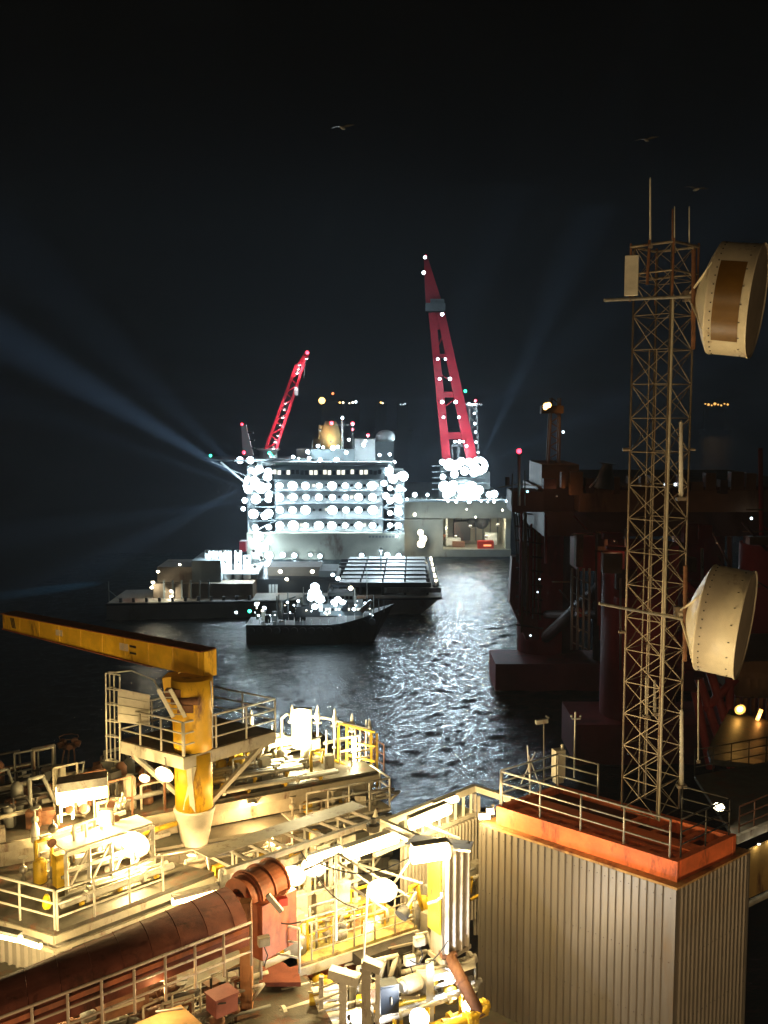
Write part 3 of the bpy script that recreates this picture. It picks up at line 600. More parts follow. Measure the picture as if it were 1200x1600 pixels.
for k in range(12): wbar(D(815 + k * 2.6, rr_.uniform(770, 860), 198), D(812 + k * 2.9, rr_.uniform(900, 990), 198), rr_.uniform(.12, .3), rr_.choice((galv, rigred, rigtan)), 'riser')
for k in range(9): wbar(D(806, 800 + k * 22, 198.5), D(848, 806 + k * 22, 197.5), .18, rigdark, 'ladder_brace')
for (x, y) in ((843, 905), (840, 925), (829, 993)): flood(rig, D(x, y, 172), (-.3, -1, 0), .16, 12, COOL, strength=rr_.choice((1.5, 3)), off=.2)  # small lamps stand in for slivers of vessel light on the edge
for k in range(46):
    px = rr_.uniform(850, 1195); Y = rr_.uniform(166, 176); y0 = rr_.uniform(790, 960); kind = k % 4
    if kind == 0: wbar(D(px, y0, Y), D(px, y0 + rr_.uniform(40, 150), Y), rr_.uniform(.12, .4), rr_.choice((rigred, rigdark, galv)), 'riser')
    elif kind == 1: wbar(D(px, y0, Y), D(px + rr_.uniform(20, 70), y0 + rr_.uniform(-10, 60), Y), rr_.uniform(.12, .35), rr_.choice((rigred, rigdark)), 'brace')
    elif kind == 2: a = D(px, y0, Y); rig.part('cabin', MB().box(a, (rr_.uniform(1, 4), 2, rr_.uniform(1, 3.5))), rr_.choice((rigtan, rigdark, rigred)))
    else: wbar(D(px, y0, Y), D(px + rr_.uniform(20, 60), y0, Y), .12, rigtan, 'handrail')
for k in range(16):
    a = D(860 + k * 21, 764, 177); rig.part('deck_module', MB().box(a + Vector((0, 1.5, rr_.uniform(.3, 1.6))), (rr_.uniform(.6, 2.4), 2, rr_.uniform(1, 4))), rr_.choice((rigtan, rigdark)))
# low mooring side lit by the vessel
rig.part('anchor_rack', MB().prism([D(800, 870, 214), D(833, 870, 214), D(842, 1000, 214), D(822, 1000, 214), D(796, 940, 214)], (0, 3, 0)), mat('rig_faded_red', (.35, .12, .1), .6, 0, .4, .15, .5))
for k in range(7): wbar(D(803 + k * 4, 800, 205 + k), D(808 + k * 4, 878 + k * 3, 204), .18, vgrey, 'mooring_wire')
# ================================================================== the platform we stand on
def Zc(z): return CAM_H + z
UP = Vector((0, 0, 1))
def U(v, z): return Vector((v.x, v.y, Zc(z)))
def slab(pts, thick): return MB().prism([Vector(p) - UP * thick for p in pts], UP * thick)
# under-deck: lowest floor that closes the view below the equipment
structure('lower_deck', slab([G(-500, 1900, -19), G(-500, 1300, -19), G(300, 1300, -19), G(600, 1300, -19), G(752, 1310, -19), G(1060, 1500, -19), G(1000, 1900, -19)], .3), deckp)

# ------------------------------------------------------------------ clad equipment tower with red roof frame
c1, c2, c3 = G(1058, 1347, -12.4), G(775, 1259, -12.4), G(1151, 1304, -12.4); c4 = c2 + c3 - c1
w1, w2, w3 = G(1056, 1390, -13.05), G(752, 1289, -13.05), G(1169, 1332, -13.05); w4 = w2 + w3 - w1
tw = Thing('clad_equipment_tower', 'tall equipment tower clad in ribbed aluminium under a red painted roof frame', 'building', (w1.x, w1.y, Zc(-25)))
def rib_mesh(w, h, name, m, dep=.045, flat=.5):
    # one trapezoid rib strip, hanging down from its top edge, facing -Y
    a = w * .5; b = w * flat * .5; c = b - dep * .6
    pr = [(-a, 0), (-b, 0), (-c, -dep), (c, -dep), (b, 0), (a, 0)]
    vs = [(x, y, 0) for x, y in pr] + [(x, y, -h) for x, y in pr]; n = 6
    back = [(x, .03, 0) for x, y in (pr[0], pr[-1])] + [(x, .03, -h) for x, y in (pr[0], pr[-1])]
    fs = [(i, i + 1, i + 1 + n, i + n) for i in range(5)] + [(12, 13, 15, 14), (0, 1, 2, 3, 4, 5, 13, 12), (6, 7, 8, 9, 10, 11, 15, 14)]
    return MB().add(vs + back, fs).data(name, m)
def clad_wall(T, a, b, n, h, m, dep=.045, flat=.5, name='cladding_rib', parent=None):
    a = Vector(a); b = Vector(b); L = (b - a).length; w = L / n; me = rib_mesh(w - .004, h, name, m, dep, flat); ang = math.atan2(b.y - a.y, b.x - a.x)
    for k in range(n):
        T.inst(name, me, a.lerp(b, (k + .5) / n), ang, parent)
H = 11.5
tw.part('wall_core', MB().prism([p + (w1 + w4 - 2 * p) * .012 - UP * .02 for p in (w1, w2, w4, w3)], (0, 0, -H)), darksteel)
clad_wall(tw, w2, w1.lerp(w2, .05), 26, H, clad, .04, .84); clad_wall(tw, w1.lerp(w3, .06), w3, 17, H, clad, .045, .7)
corner = MB(); d12 = (w2 - w1).normalized(); d13 = (w3 - w1).normalized()
tw.part('corner_flashing', MB().prism([w1 + (d12 + d13) * -.03, w1 + d12 * (w2 - w1).length * .05, w1 + d12 * .3 + d13 * .1, w1 + d13 * (w3 - w1).length * .06], (0, 0, -H)), clad)
tw.part('corner_flashing', MB().box(w3 - UP * H / 2, (.1, .1, H), R(45)), clad); tw.part('corner_flashing', MB().box(w2 - UP * H / 2, (.1, .1, H), R(45)), clad)
sc = MB()
for a_, b_, n_ in ((w2, w1, 26), (w1, w3, 17)):
    nrm = Vector(((b_ - a_).y, -(b_ - a_).x, 0)).normalized()
    for zz in (.25, 2.1, 3.95):
        for k in range(n_): sc.box(a_.lerp(b_, (k + .5) / n_) + nrm * .05 - UP * (zz + .02 * (k % 2)), (.02, .02, .02))
tw.part('fixings', sc, darksteel, kind='stuff')
cc = (w1 + w4) / 2
tw.part('eaves_ledge', MB().prism([p + (p - cc).normalized() * .06 + UP * .0 for p in (w1, w2, w4, w3)], (0, 0, .07)), mat('rusted_yellow_ledge', (.45, .27, .1), .7, 0, .4, 2, .55))
th = .62
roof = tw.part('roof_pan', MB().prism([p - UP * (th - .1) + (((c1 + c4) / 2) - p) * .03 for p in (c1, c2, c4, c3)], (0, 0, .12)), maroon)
def beam(p, q, w, h, top=0.): return MB().bar(p - UP * (h / 2 - top), q - UP * (h / 2 - top), w, h)
e1 = (c2 - c1).normalized(); e2 = (c3 - c1).normalized(); L1_, L2_ = (c2 - c1).length, (c3 - c1).length
for p, q in ((c1 + e2 * .1 - e1 * .0, c2 + e2 * .1), (c3 - e2 * .1, c4 - e2 * .1)): tw.part('roof_beam', beam(p, q, .2, th), redp, roof)
for p, q in ((c1 + e1 * .1 + e2 * .2, c3 + e1 * .1 - e2 * .2), (c2 - e1 * .1 + e2 * .2, c4 - e1 * .1 - e2 * .2)): tw.part('roof_beam', beam(p, q, .2, th - .006), redp, roof)
for t_ in (.62, 1.3): tw.part('roof_beam', beam(c1 + e2 * t_ + e1 * .2, c2 + e2 * t_ - e1 * .2, .16 if t_ < 1 else .5, .2, -.04), redp, roof)
for k in range(1, 10):
    p = c1 + e1 * (L1_ * k / 10.) + e2 * .2; tw.part('roof_rib', beam(p, p + e2 * .38, .3 if k not in (3, 4, 8) else .12, .2, -.05), redp, roof)
for k in range(1, 4):
    p = c1 + e1 * .9 * k + e2 * 1.58; tw.part('roof_rib', beam(p, p + e2 * (L2_ - 1.85), .14, .2, -.06), redp, roof)
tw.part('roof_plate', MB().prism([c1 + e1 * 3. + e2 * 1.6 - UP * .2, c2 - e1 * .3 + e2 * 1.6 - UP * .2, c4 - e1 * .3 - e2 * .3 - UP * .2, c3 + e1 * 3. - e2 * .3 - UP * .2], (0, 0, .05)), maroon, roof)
railing('galvanised railing along the front edge of the red roof, nearest the lens', [c2 + e2 * .12 - e1 * .12, c1 + e2 * .12 + e1 * .3], 1.1, 3, 1.55, .027)
railing('galvanised railing along the back left edge of the red roof, sea behind it', [c2 + e2 * .2, c4 - e2 * .15 - e1 * .1 + e2 * 0, c4 - e1 * 1.6 - e2 * .15], 1.1, 3, 1.5, .027)
railing('short galvanised railing on the right end of the red roof beside the mast foot', [c1 + e1 * .12 + e2 * .35, c3 + e1 * .12 - e2 * .2, c3 + e1 * 1.6 - e2 * .2], 1.1, 3, 1.3, .022, darksteel)

# ------------------------------------------------------------------ lattice mast
mc = G(1016, 1263, -12.4); half = .63; MH = 17.2
mast = Thing('lattice_mast', 'slender square lattice mast carrying two drum dishes above the red roof', 'mast', mc)
ang = R(44); cs = [Matrix.Rotation(ang, 3, 'Z') @ Vector((a * half, b * half, 0)) for a, b in ((-1, -1), (1, -1), (1, 1), (-1, 1))]
legm = mat('mast_galvanised', (.27, .22, .165), .5, .3, .3, 3, .4)
for i, c in enumerate(cs): mast.part('leg', MB().tube(mc + c, mc + c + UP * MH, .032 if i else .045, n=8), legm, smooth=True)
NB = 17; bh = MH / NB
for i in range(4):
    a, b = cs[i], cs[(i + 1) % 4]
    st = MB().bar(a, b, .024).data('strut', legm); b1_ = MB().bar(a, b + UP * bh, .019).data('brace', legm); b2_ = MB().bar(b, a + UP * bh, .019).data('brace', legm)
    for k in range(NB + 1):
        mast.inst('strut', st, mc + UP * k * bh)
        if k < NB: mast.inst('brace', b1_, mc + UP * k * bh); mast.inst('brace', b2_, mc + UP * k * bh)
for dx in (-.1, .12): mast.part('cable_run', MB().tube(mc + Vector((dx - .2, .3, .2)), mc + Vector((dx - .2, .3, MH - 3)), .022, n=6), legm)
mast.part('cable_run', MB().tube(mc + cs[0] * 1.08 + Vector((.03, -.03, 0)), mc + cs[0] * 1.08 + UP * (MH - 1.5) + Vector((.03, -.03, 0)), .035, n=6), beige)
mast.part('top_frame', MB().path([mc + c * 1.12 + UP * MH for c in cs] + [mc + cs[0] * 1.12 + UP * MH], .04), legm)
mast.part('top_frame', MB().path([mc + c * 1.12 + UP * (MH - .8) for c in cs] + [mc + cs[0] * 1.12 + UP * (MH - .8)], .03), legm)
for c in cs: mast.part('standoff', MB().tube(mc + c * 1.12 + UP * (MH - 1.6), mc + c * 1.12 + UP * (MH + .1), .035, n=6), rusty)
for k, hh in enumerate((5.6, 11.2)): mast.part('clamp', MB().tube(mc + cs[3] + UP * hh, mc + cs[3] * 1.25 + UP * hh, .05).tube(mc + cs[1] + UP * hh, mc + cs[1] * 1.2 + UP * hh, .04), legm)
MY = mc.y
# antennas: top-level things fixed on the mast
def whip(px, y0, y1, Y, r, label, m=offwhite, name='whip_antenna', foot=True):
    a = D(px, y0, Y); b = D(px, y1, Y); T = Thing(name, label, 'antenna', b, 'antennas on the lattice mast')
    hgt = (a - b).length
    T.part('rod', MB().lathe([(0, r), (hgt * .97, r * .8), (hgt, r * .3)], b, a - b, 8), m, smooth=True)
    if foot: T.part('clamp', MB().box(b + UP * .05, (r * 4, r * 3, .1)), legm).parent = T.e
    return T
whip(1016, 277, 388, MY - .6, .03, 'tallest white whip antenna on top of the mast, left of the other two'); 
mast.part('antenna_pipe', MB().tube(D(1015, 375, MY - .6), D(1011, 445, MY - .6), .045), rusty)
whip(1051, 326, 392, MY - .2, .035, 'middle whip antenna on the mast head, thick rust-brown lower half', rusty)  # rod coloured as rusty steel
whip(1054, 322, 395, MY + .3, .02, 'thin pale whip antenna close beside the rust-brown middle one')
whip(1077, 322, 390, MY + .3, .022, 'rightmost thin whip antenna on the mast head')
whip(1064, 657, 782, MY - .9, .07, 'thick pale tube antenna halfway up the mast, above the lower dish')
whip(1065, 1108, 1231, MY - .9, .07, 'thick pale tube antenna beside the mast foot, below the lower dish')
whip(1010, 1058, 1122, MY + .4, .055, 'left of two short beige tube antennas inside the mast legs', beige)
whip(1023, 1062, 1118, MY + .4, .055, 'right of two short beige tube antennas inside the mast legs', beige)
whip(1091, 1062, 1192, MY + 1.5, .028, 'bright thin vertical rod right of the mast under the lower dish')
pa = Thing('panel_antenna', 'flat cream panel antenna on the left of the mast head', 'antenna', D(986, 460, MY - .9))
a = D(976, 462, MY - .9); b = D(998, 400, MY - .9)
pa.part('radome', MB().box((a + b) / 2, (b.x - a.x, .22, b.z - a.z), R(-18)), offwhite); pa.part('bracket', MB().box((a + b) / 2 + Vector((.15, .25, 0)), (.1, .4, .1)).tube(a + Vector((.3, .3, 0)), a + Vector((.3, .3, 1.3)), .03), legm)
# dishes
def dish(px, py, Y, label, axis, patch, poleA, poleB, vp):
    c = D(px, py, Y); ax = Vector(axis).normalized(); Rr = 1.58; Ls = 1.1
    T = Thing('microwave_dish', label, 'antenna', c, 'drum dishes on the lattice mast')
    white = mat('dish_shell_paint', (.74, .66, .5), .42, 0, .12, 2, .14, (.3, .18, .08))
    T.part('shroud', MB().lathe([(0, Rr), (.04, Rr + .02), (.06, Rr), (Ls, Rr), (Ls + .01, Rr + .03), (Ls + .06, Rr + .03)], c, ax, 56, False), white, smooth=True)
    T.part('reflector', MB().lathe([(-.55, .18), (-.38, .7), (-.16, 1.25), (0, Rr - .002)], c, ax, 56, False), white, smooth=True)
    T.part('cover', MB().lathe([(Ls + .0, Rr - .01), (Ls + .03, Rr - .05), (Ls + .06, .02)], c, ax, 56, True), mat('dish_cover_fabric', (.42, .34, .25), .7, 0, .2, 1.5), smooth=False)
    up = UP; sx = ax.cross(up).normalized(); uz = sx.cross(ax).normalized()
    bolt = MB()
    for k in range(40):
        an = 2 * math.pi * k / 40
        r_ = sx * math.cos(an) + uz * math.sin(an)
        bolt.box(c + ax * .16 + r_ * (Rr + .005), (.03, .03, .03))
        if k % 2: bolt.box(c + ax * (Ls - .15) + r_ * (Rr + .005), (.05, .02, .02))
    T.part('bolts', bolt, darksteel, kind='stuff')
    apex = c - ax * .78
    T.part('hub', MB().lathe([(-.9, .1), (-.62, .2), (-.55, .2)], c, ax, 12).box(apex, (.25, .25, .3)), legm)
    for an in (.6, 2.5, 3.8, 5.6):
        r_ = sx * math.cos(an) + uz * math.sin(an); T.part('stay', MB().tube(apex, c + r_ * Rr * .97, .035, n=6), white)
    if patch:
        vs = []; n = 14
        side = [(-1.02 + 1.9 * i / n) for i in range(n + 1)]
        base = math.atan2((-(c - cam.location).normalized()).dot(uz), (-(c - cam.location).normalized()).dot(sx))
        for i in range(n + 1):
            an = base + (-.8 + 1.5 * i / n)
            r_ = sx * math.cos(an) + uz * math.sin(an)
            vs += [c + ax * .22 + r_ * (Rr + .012), c + ax * (Ls - .17) + r_ * (Rr + .012)]
        T.part('brown_panel', MB().add(vs, [(2 * i, 2 * i + 1, 2 * i + 3, 2 * i + 2) for i in range(n)]), mat('dish_brown_panel', (.17, .085, .012), .35, 0, .25, 1.5, .2), smooth=True, label='brown rectangular absorber panel on the shroud')
    T.part('mounting_pipe', MB().tube(D(vp[0], vp[1], Y), D(vp[0] - 1, vp[2], Y), .065), rusty)
    T.part('side_strut', MB().tube(poleA, poleB, .045), galv)
    T.part('clamp', MB().box(poleB, (.2, .2, .24)), legm)
    return T
dish(1118, 466, MY - 1.1, 'upper drum dish with a brown panel on its shroud', (.87, -.44, -.12), True, D(944, 469, MY - 1.6), D(1088, 463, MY - 1.0), (1084, 390, 546))
dish(1102, 964, MY - 1.1, 'lower drum dish with a plain cream shroud', (.87, -.45, -.12), False, D(936, 943, MY - 1.9), D(1076, 969, MY - 1.0), (1071, 884, 1033))
# things at the left of the red roof
T = Thing('junction_cabinet', 'white upright cabinet by the railing on the left of the red roof', 'cabinet', G(872, 1222, -12.4))
b0 = G(872, 1222, -12.4); T.part('body', MB().box(b0 + UP * .65, (.36, .3, .95), R(20)), offwhite); T.part('foot', MB().box(b0 + UP * .09, (.3, .24, .18), R(20)), galv); T.part('vent_cap', MB().tube(b0 + UP * 1.12 + Vector((.12, 0, 0)), b0 + UP * 1.3 + Vector((.12, 0, 0)), .05), offwhite)
T = Thing('camera_pole', 'thin pole with a small horn camera left of the white roof cabinet', 'pole', G(850, 1225, -12.4))
p = G(850, 1225, -12.4); tp = D(850, 1128, p.y)
T.part('pole', MB().tube(p, tp, .025), darksteel); T.part('camera', MB().bar(tp + Vector((.12, 0, .05)), tp + Vector((-.28, -.05, .0)), .14, .14), galv); T.part('arm', MB().path([tp, tp + Vector((.15, 0, .14)), tp + Vector((.05, 0, .2))], .025), galv)
T = Thing('rod_post', 'straight cross-armed rod standing behind the white roof cabinet', 'pole', G(897, 1215, -12.4))
p = G(897, 1215, -12.4); T.part('rod', MB().tube(p, D(899, 1112, p.y), .028), galv); T.part('cross_arm', MB().bar(D(893, 1123, p.y), D(907, 1123, p.y), .05), galv); T.part('sensor', MB().sphere(D(893, 1119, p.y), .05).sphere(D(907, 1119, p.y), .04), galv)
T = Thing('rod_post', 'leaning thin twin rods at the left corner of the red roof', 'pole', G(828, 1225, -12.4))
p = G(828, 1225, -12.4); T.part('rod', MB().tube(p, D(824, 1165, p.y), .022).tube(p + Vector((.3, 0, 0)), D(826, 1180, p.y), .018).tube(p + Vector((-.3, 0, 0)), D(836, 1175, p.y), .018), galv)

# ------------------------------------------------------------------ yellow pedestal crane
P0 = G(302, 1168, -11)
cr = Thing('pedestal_crane', 'yellow rust-streaked pedestal crane with a box jib reaching out over the left', 'crane', (P0.x, P0.y, Zc(-15.8)))
A = G(317, 1019, -7.85); B = G(4, 959, -7.85); ba = (B - A).normalized(); bn = Vector((-ba.y, ba.x, 0)); bn = bn if bn.y > 0 else -bn
hA, hB = .84, .58; wj = .55
def jsec(t): return A.lerp(B, t), hA + (hB - hA) * max(0, (t - .15) / .85)
pts = []
for t_ in (0, .2, 1.):
    q, h_ = jsec(t_); pts.append((q, h_))
mbj = MB(); vs = []
for q, h_ in pts: vs += [q, q + bn * wj, q + bn * wj - UP * h_, q - UP * h_]
mbj.add(vs, [(0, 1, 2, 3), (11, 10, 9, 8)] + [(i * 4 + k, i * 4 + (k + 1) % 4, (i + 1) * 4 + (k + 1) % 4, (i + 1) * 4 + k) for i in range(2) for k in range(4)])
jib = cr.part('jib', mbj, yellowp)
fl = MB(); 
q0, q1 = A - bn * .04, B - bn * .04
fl.bar(q0 + bn * (wj / 2 + .02) + UP * .015, q1 + bn * (wj / 2 + .02) + UP * .015, wj + .16, .03)
cr.part('top_flange', fl, orangep, jib); cr.part('bottom_flange', MB().bar(A.lerp(B, .22) + bn * wj / 2 - UP * (hA + .01), B + bn * wj / 2 - UP * (hB + .01), wj + .12, .03), orangep, jib)
cr.part('end_plate', MB().prism([A + ba * -.03, A - ba * .03 + bn * wj, A - ba * .03 + bn * wj - UP * .86, A - ba * .03 - UP * .86], ba * -.03), yellowp, jib)
wplate = mat('white_plate', (.72, .6, .48), .6, 0, .1, 5)
for t_, w_ in ((.70, .38), (.375, .45)):
    q, h_ = jsec(t_); cr.part('white_plate', MB().prism([q - bn * .012 - UP * h_ * .3, q - bn * .012 + ba * -w_ - UP * h_ * .3, q - bn * .012 + ba * -w_ - UP * h_ * .62, q - bn * .012 - UP * h_ * .62], bn * .01), wplate, jib)
for k in range(3):
    q, h_ = jsec(.955 - k * .008); cr.part('dark_slash', MB().prism([q - bn * .014 - UP * h_ * .15, q - bn * .014 - ba * .05 - UP * h_ * .15, q - bn * .014 - ba * .16 - UP * h_ * .8, q - bn * .014 - ba * .11 - UP * h_ * .8], bn * .01), darksteel, jib)
for k in range(2):
    q, h_ = jsec(.33); cr.part('load_marking', MB().box(q - bn * .012 - UP * (h_ * (.35 + .3 * k)) - ba * .2, (.32, .015, .07), math.atan2(-ba.y, -ba.x)), darksteel, jib)
for k in range(9):
    q, h_ = jsec(.02 + k * .11); cr.part('stiffener', MB().bar(q - bn * .008 - UP * .02, q - bn * .008 - UP * (h_ - .02), .02, .012), yellowp, jib)
# pedestal body
cr.part('slew_column', MB().lathe([(0, .64), (.5, .64), (1.6, .68), (2.35, .68)], P0, UP, 20), yellowp, smooth=True)
dvl = Vector((-1, .1, 0)).normalized()
cr.part('jib_gusset', MB().prism([P0 + dvl * .55 + UP * .2, P0 + dvl * .6 + UP * 2.35, P0 + dvl * 1.0 + UP * 2.3, P0 + dvl * .95 + UP * 1.9], Vector((.05, .7, 0))), yellowp)
cr.part('slew_motor', MB().tube(P0 + Vector((-.55, -.55, 1.72)), P0 + Vector((.35, -.72, 1.75)), .13, n=12), rusty, smooth=True)
cr.part('motor_bracket', MB().box(P0 + Vector((-.1, -.66, 1.5)), (.5, .2, .25)).box(P0 + Vector((-.5, -.5, 1.95)), (.5, .3, .3)), rusty)
cr.part('grease_line', MB().path([P0 + Vector((.66, -.3, 2.3)), P0 + Vector((.7, -.3, 1.2)), P0 + Vector((.68, -.32, .1))], .02), galv)
cr.part('lower_pedestal', MB().lathe([(0, .62), (1.9, .62)], P0 - UP * 2.0, UP, 20), yellowp, smooth=True)
cr.part('pedestal_cone', MB().lathe([(0, .34), (.06, .42), (.12, .34), (1.55, .64), (1.7, .68), (1.76, .68)], P0 - UP * 3.75, UP, 20), offwhite, smooth=True)
cr.part('pedestal_stub', MB().lathe([(0, .40), (.7, .34), (.75, .5), (.85, .5), (.9, .34)], P0 - UP * 4.7, UP, 18), beige, smooth=True)
# crane platform
f0, fr, fL = G(288, 1182, -11), G(430, 1141, -11), G(188, 1156, -11); fb = fr + fL - f0
pf = Thing('crane_platform', 'square access platform ringing the yellow crane pedestal', 'platform', (f0.x, f0.y, Zc(-11)))
pf.part('deck_plate', slab([f0, fr, fb, fL], .05), deckp)
for p, q in ((f0, fr), (f0, fL), (fr, fb), (fL, fb)): pf.part('edge_beam', MB().bar(p - UP * .24, q - UP * .24, .06, .4), offwhite)
for p, q in ((f0.lerp(fr, .1) - UP * .4, P0 - UP * 1.9 + Vector((-.2, -.5, 0))), (fr.lerp(f0, .15) - UP * .4, P0 - UP * 1.9 + Vector((.5, 0, 0))), (fL.lerp(f0, .2) - UP * .4, P0 - UP * 1.6 + Vector((-.5, 0, 0)))): pf.part('knee_brace', MB().bar(p, q, .14), offwhite)
pf.part('front_column', MB().bar(f0 - UP * .4 + Vector((.1, .2, 0)), f0 - UP * 2.2 + Vector((.2, .35, 0)), .16, .1), offwhite)
railing('cream railing on the right front side of the crane platform', [f0, fr], 1.1, 3, 1.5, .03, offwhite)
railing('cream railing on the left front side of the crane platform beside the grey panel', [fL, f0 + (fL - f0) * .02], 1.1, 3, .95, .03, offwhite)
railing('grey railing on the back right side of the crane platform against the dark sea', [fr, fb], 1.1, 3, 1.6, .028, galv)
railing('grey railing on the back left side of the crane platform behind the cage', [fL, fb], 1.1, 3, 1.4, .028, galv)
pn = Thing('sheet_panel', 'blank cream sheet panel fixed inside the railing left of the pedestal', 'panel', G(208, 1162, -11))
pq = [D(184, 1076, fL.y - .3), D(234, 1086, fL.y - .6), D(234, 1134, fL.y - .6), D(184, 1128, fL.y - .3)]
pn.part('sheet', MB().prism(pq, (0, .03, 0)), offwhite)
for k in range(1, 4): pn.part('batten', MB().bar(pq[0].lerp(pq[3], k / 4) - Vector((0, .01, 0)), pq[1].lerp(pq[2], k / 4) - Vector((0, .01, 0)), .02, .03), offwhite)
cg = Thing('ladder_cage', 'tall cream ladder cage at the left corner of the crane platform', 'ladder', fL)
Y_ = fL.y - .1
for px in (165, 171, 178, 187): cg.part('upright', MB().tube(D(px, 1052 + (px - 165) * .25, Y_ + (.5 if px in (171, 178) else 0)), D(px + (2 if px < 180 else 0), 1188 + (px - 165) * .1, Y_ + (.5 if px in (171, 178) else 0)), .025), offwhite)
for y in (1052, 1076, 1100, 1126, 1150, 1188): cg.part('hoop', MB().path([D(165, y, Y_), D(171, y - 2, Y_ + .5), D(178, y - 2, Y_ + .5), D(187, y + 3, Y_), D(165, y, Y_)], .022), offwhite)
cg.part('top_hoop', MB().path([D(165, 1052, Y_), D(205, 1048, Y_ + 1), D(240, 1062, Y_ + .6), D(252, 1085, Y_)], .025), offwhite)
st = Thing('access_ladder', 'steep ladder leaning against the left side of the yellow crane column', 'ladder', P0 + Vector((-1, -.3, 0)))
la, lb = D(246, 1078, P0.y - .9), D(270, 1122, P0.y - .9)
for o in (0, .38): st.part('stringer', MB().bar(la + Vector((o, .1, 0)), lb + Vector((o, .1, 0)), .05, .12), offwhite)
for k in range(5): st.part('rung', MB().tube(la.lerp(lb, (k + .5) / 5) + Vector((0, .1, 0)), la.lerp(lb, (k + .5) / 5) + Vector((.38, .1, 0)), .018), galv)

# ------------------------------------------------------------------ pipe deck behind the crane
E1, E2 = G(300, 1268, -13), G(598, 1208, -13); ed = (E2 - E1).normalized(); en = Vector((-ed.y, ed.x, 0)); E1 = E1 + en * .6; E2 = E2 + en * .35; ed = (E2 - E1).normalized(); en = Vector((-ed.y, ed.x, 0))
pk = Thing('process_deck', 'long beige pipe deck running behind the crane pedestal to the sea', 'deck', E1)
Ls0 = E1 - ed * 9
pk.part('deck_plate', slab([Ls0, E2, E2 + en * 5.2, Ls0 + en * 5.2], .12), deckp)
pk.part('edge_beam', MB().bar(Ls0 - UP * .25 - en * .06, E2 - UP * .25 - en * .06, .1, .26), beige)
pk.part('box_girder', MB().prism([Ls0 - UP * .5 + en * .3, E2 - UP * .5 + en * .3, E2 - UP * 1.0 + en * .3 - ed * .1, Ls0 - UP * 1.0 + en * .3], en * 4), beige)
led = -1.05
pk.part('ledge', MB().prism([E2 - ed * 3.6 - en * 1.0 + UP * led, E2 - en * 1.0 + UP * led, E2 + en * .5 + UP * led, E2 - ed * 3.6 + en * .5 + UP * led], (0, 0, -.08)), offwhite)
wl = mat('grey_bulkhead', (.2, .19, .15), .6, 0, .3, 1.2, .35)
pk.part('bulkhead', MB().prism([Ls0 + en * .2 + UP * -1.12, E2 - en * .9 + UP * -1.12, E2 - en * .9 + UP * -4.5, Ls0 + en * .2 + UP * -4.5], en * 2.2), wl)
for k in range(14):
    q = Ls0.lerp(E2, (k + .5) / 14) + en * (.18 - 1.08 * (k + .5) / 14); pk.part('stiffener', MB().bar(q - UP * 1.25, q - UP * 2.55, .05, .07), wl)
for (z_, r_, o_) in ((-1.3, .09, -.02), (-2.45, .07, -.02), (-2.7, .12, -.05), (-1.75, .05, .05)): pk.part('pipe', MB().tube(Ls0 + UP * z_ + en * o_, E2 + UP * z_ + en * (o_ - 1.0), r_, n=10), brass, smooth=True)
pk.part('cable_tray', MB().prism([Ls0 - en * 1.3 + UP * -2.95, E2 - en * 1.7 + UP * -2.95, E2 - en * 2.2 + UP * -2.95, Ls0 - en * 1.8 + UP * -2.95], (0, 0, -.05)), galv)
def piperun(name_label, a, b, n, gapv, r, m, sup=3, z=.0):
    T = Thing('pipe_run', name_label, 'pipes', a, 'pipe runs on the process deck')
    for k in range(n):
        rr = r * (1 + .5 * ((k * 7) % 3 == 0)); o = Vector(gapv) * k
        T.part('pipe', MB().tube(a + o, b + o, rr, n=10), m, smooth=True)
        for j in range(2):
            q = (a + o).lerp(b + o, .2 + .5 * j + .07 * k); T.part('flange', MB().tube(q, q + (b - a).normalized() * .1, rr * 1.7, n=12), m)
    for j in range(sup):
        q = a.lerp(b, (j + .5) / sup); T.part('support', MB().bar(q + Vector(gapv) * -.5 - UP * (r + .03), q + Vector(gapv) * (n - .5) - UP * (r + .03), .08).tube(q - UP * (z + .0), q, .05).tube(q + Vector(gapv) * (n - 1) - UP * z, q + Vector(gapv) * (n - 1), .05), yelrail)
    return T
q = E1 + ed * .8 + en * .5 + UP * .45
piperun('bundle of four lagged pipes on yellow supports right of the crane column', q, q + ed * 3.6, 4, en * .3, .07, brass, 3, .45)
piperun('bundle of three thick pipes at the back of the process deck', E1 + ed * 1.2 + en * 2.6 + UP * .7, E1 + ed * 5 + en * 2.6 + UP * .7, 3, en * .4, .1, offwhite, 3, .7)
piperun('low pair of pipes crossing the front of the process deck edge', E1 + ed * .2 + en * .1 + UP * .18, E1 + ed * 5.6 + en * .1 + UP * .18, 2, en * .22, .05, offwhite, 4, .18)
# yellow post frame at the deck end with five pointed vents
fy = Thing('yellow_post_frame', 'yellow post frame at the sea end of the process deck', 'frame', E2)
fpost = [(580, 1142, 1248), (589, 1146, 1250), (542, 1132, 1215), (529, 1128, 1200)]
for px, ya, yb in fpost:
    Yp = E2.y + .6 + (590 - px) * .01; fy.part('post', MB().bar(D(px, ya, Yp), D(px, yb, Yp), .09), yelrail)
for (xa_, ya, xb_, yb) in ((529, 1130, 586, 1144), (529, 1196, 560, 1212), (480, 1180, 545, 1205), (482, 1172, 545, 1197), (545, 1180, 586, 1190), (545, 1160, 586, 1166)):
    fy.part('crossbar', MB().bar(D(xa_, ya, E2.y + 1), D(xb_, yb, E2.y + .6), .07), yelrail)
fy.part('top_pipe', MB().path([D(440, 1160, E2.y + 1.3), D(440, 1122, E2.y + 1.3), D(448, 1116, E2.y + 1.3), D(510, 1122, E2.y + 1.2), D(578, 1140, E2.y + 1.)], .045), offwhite)
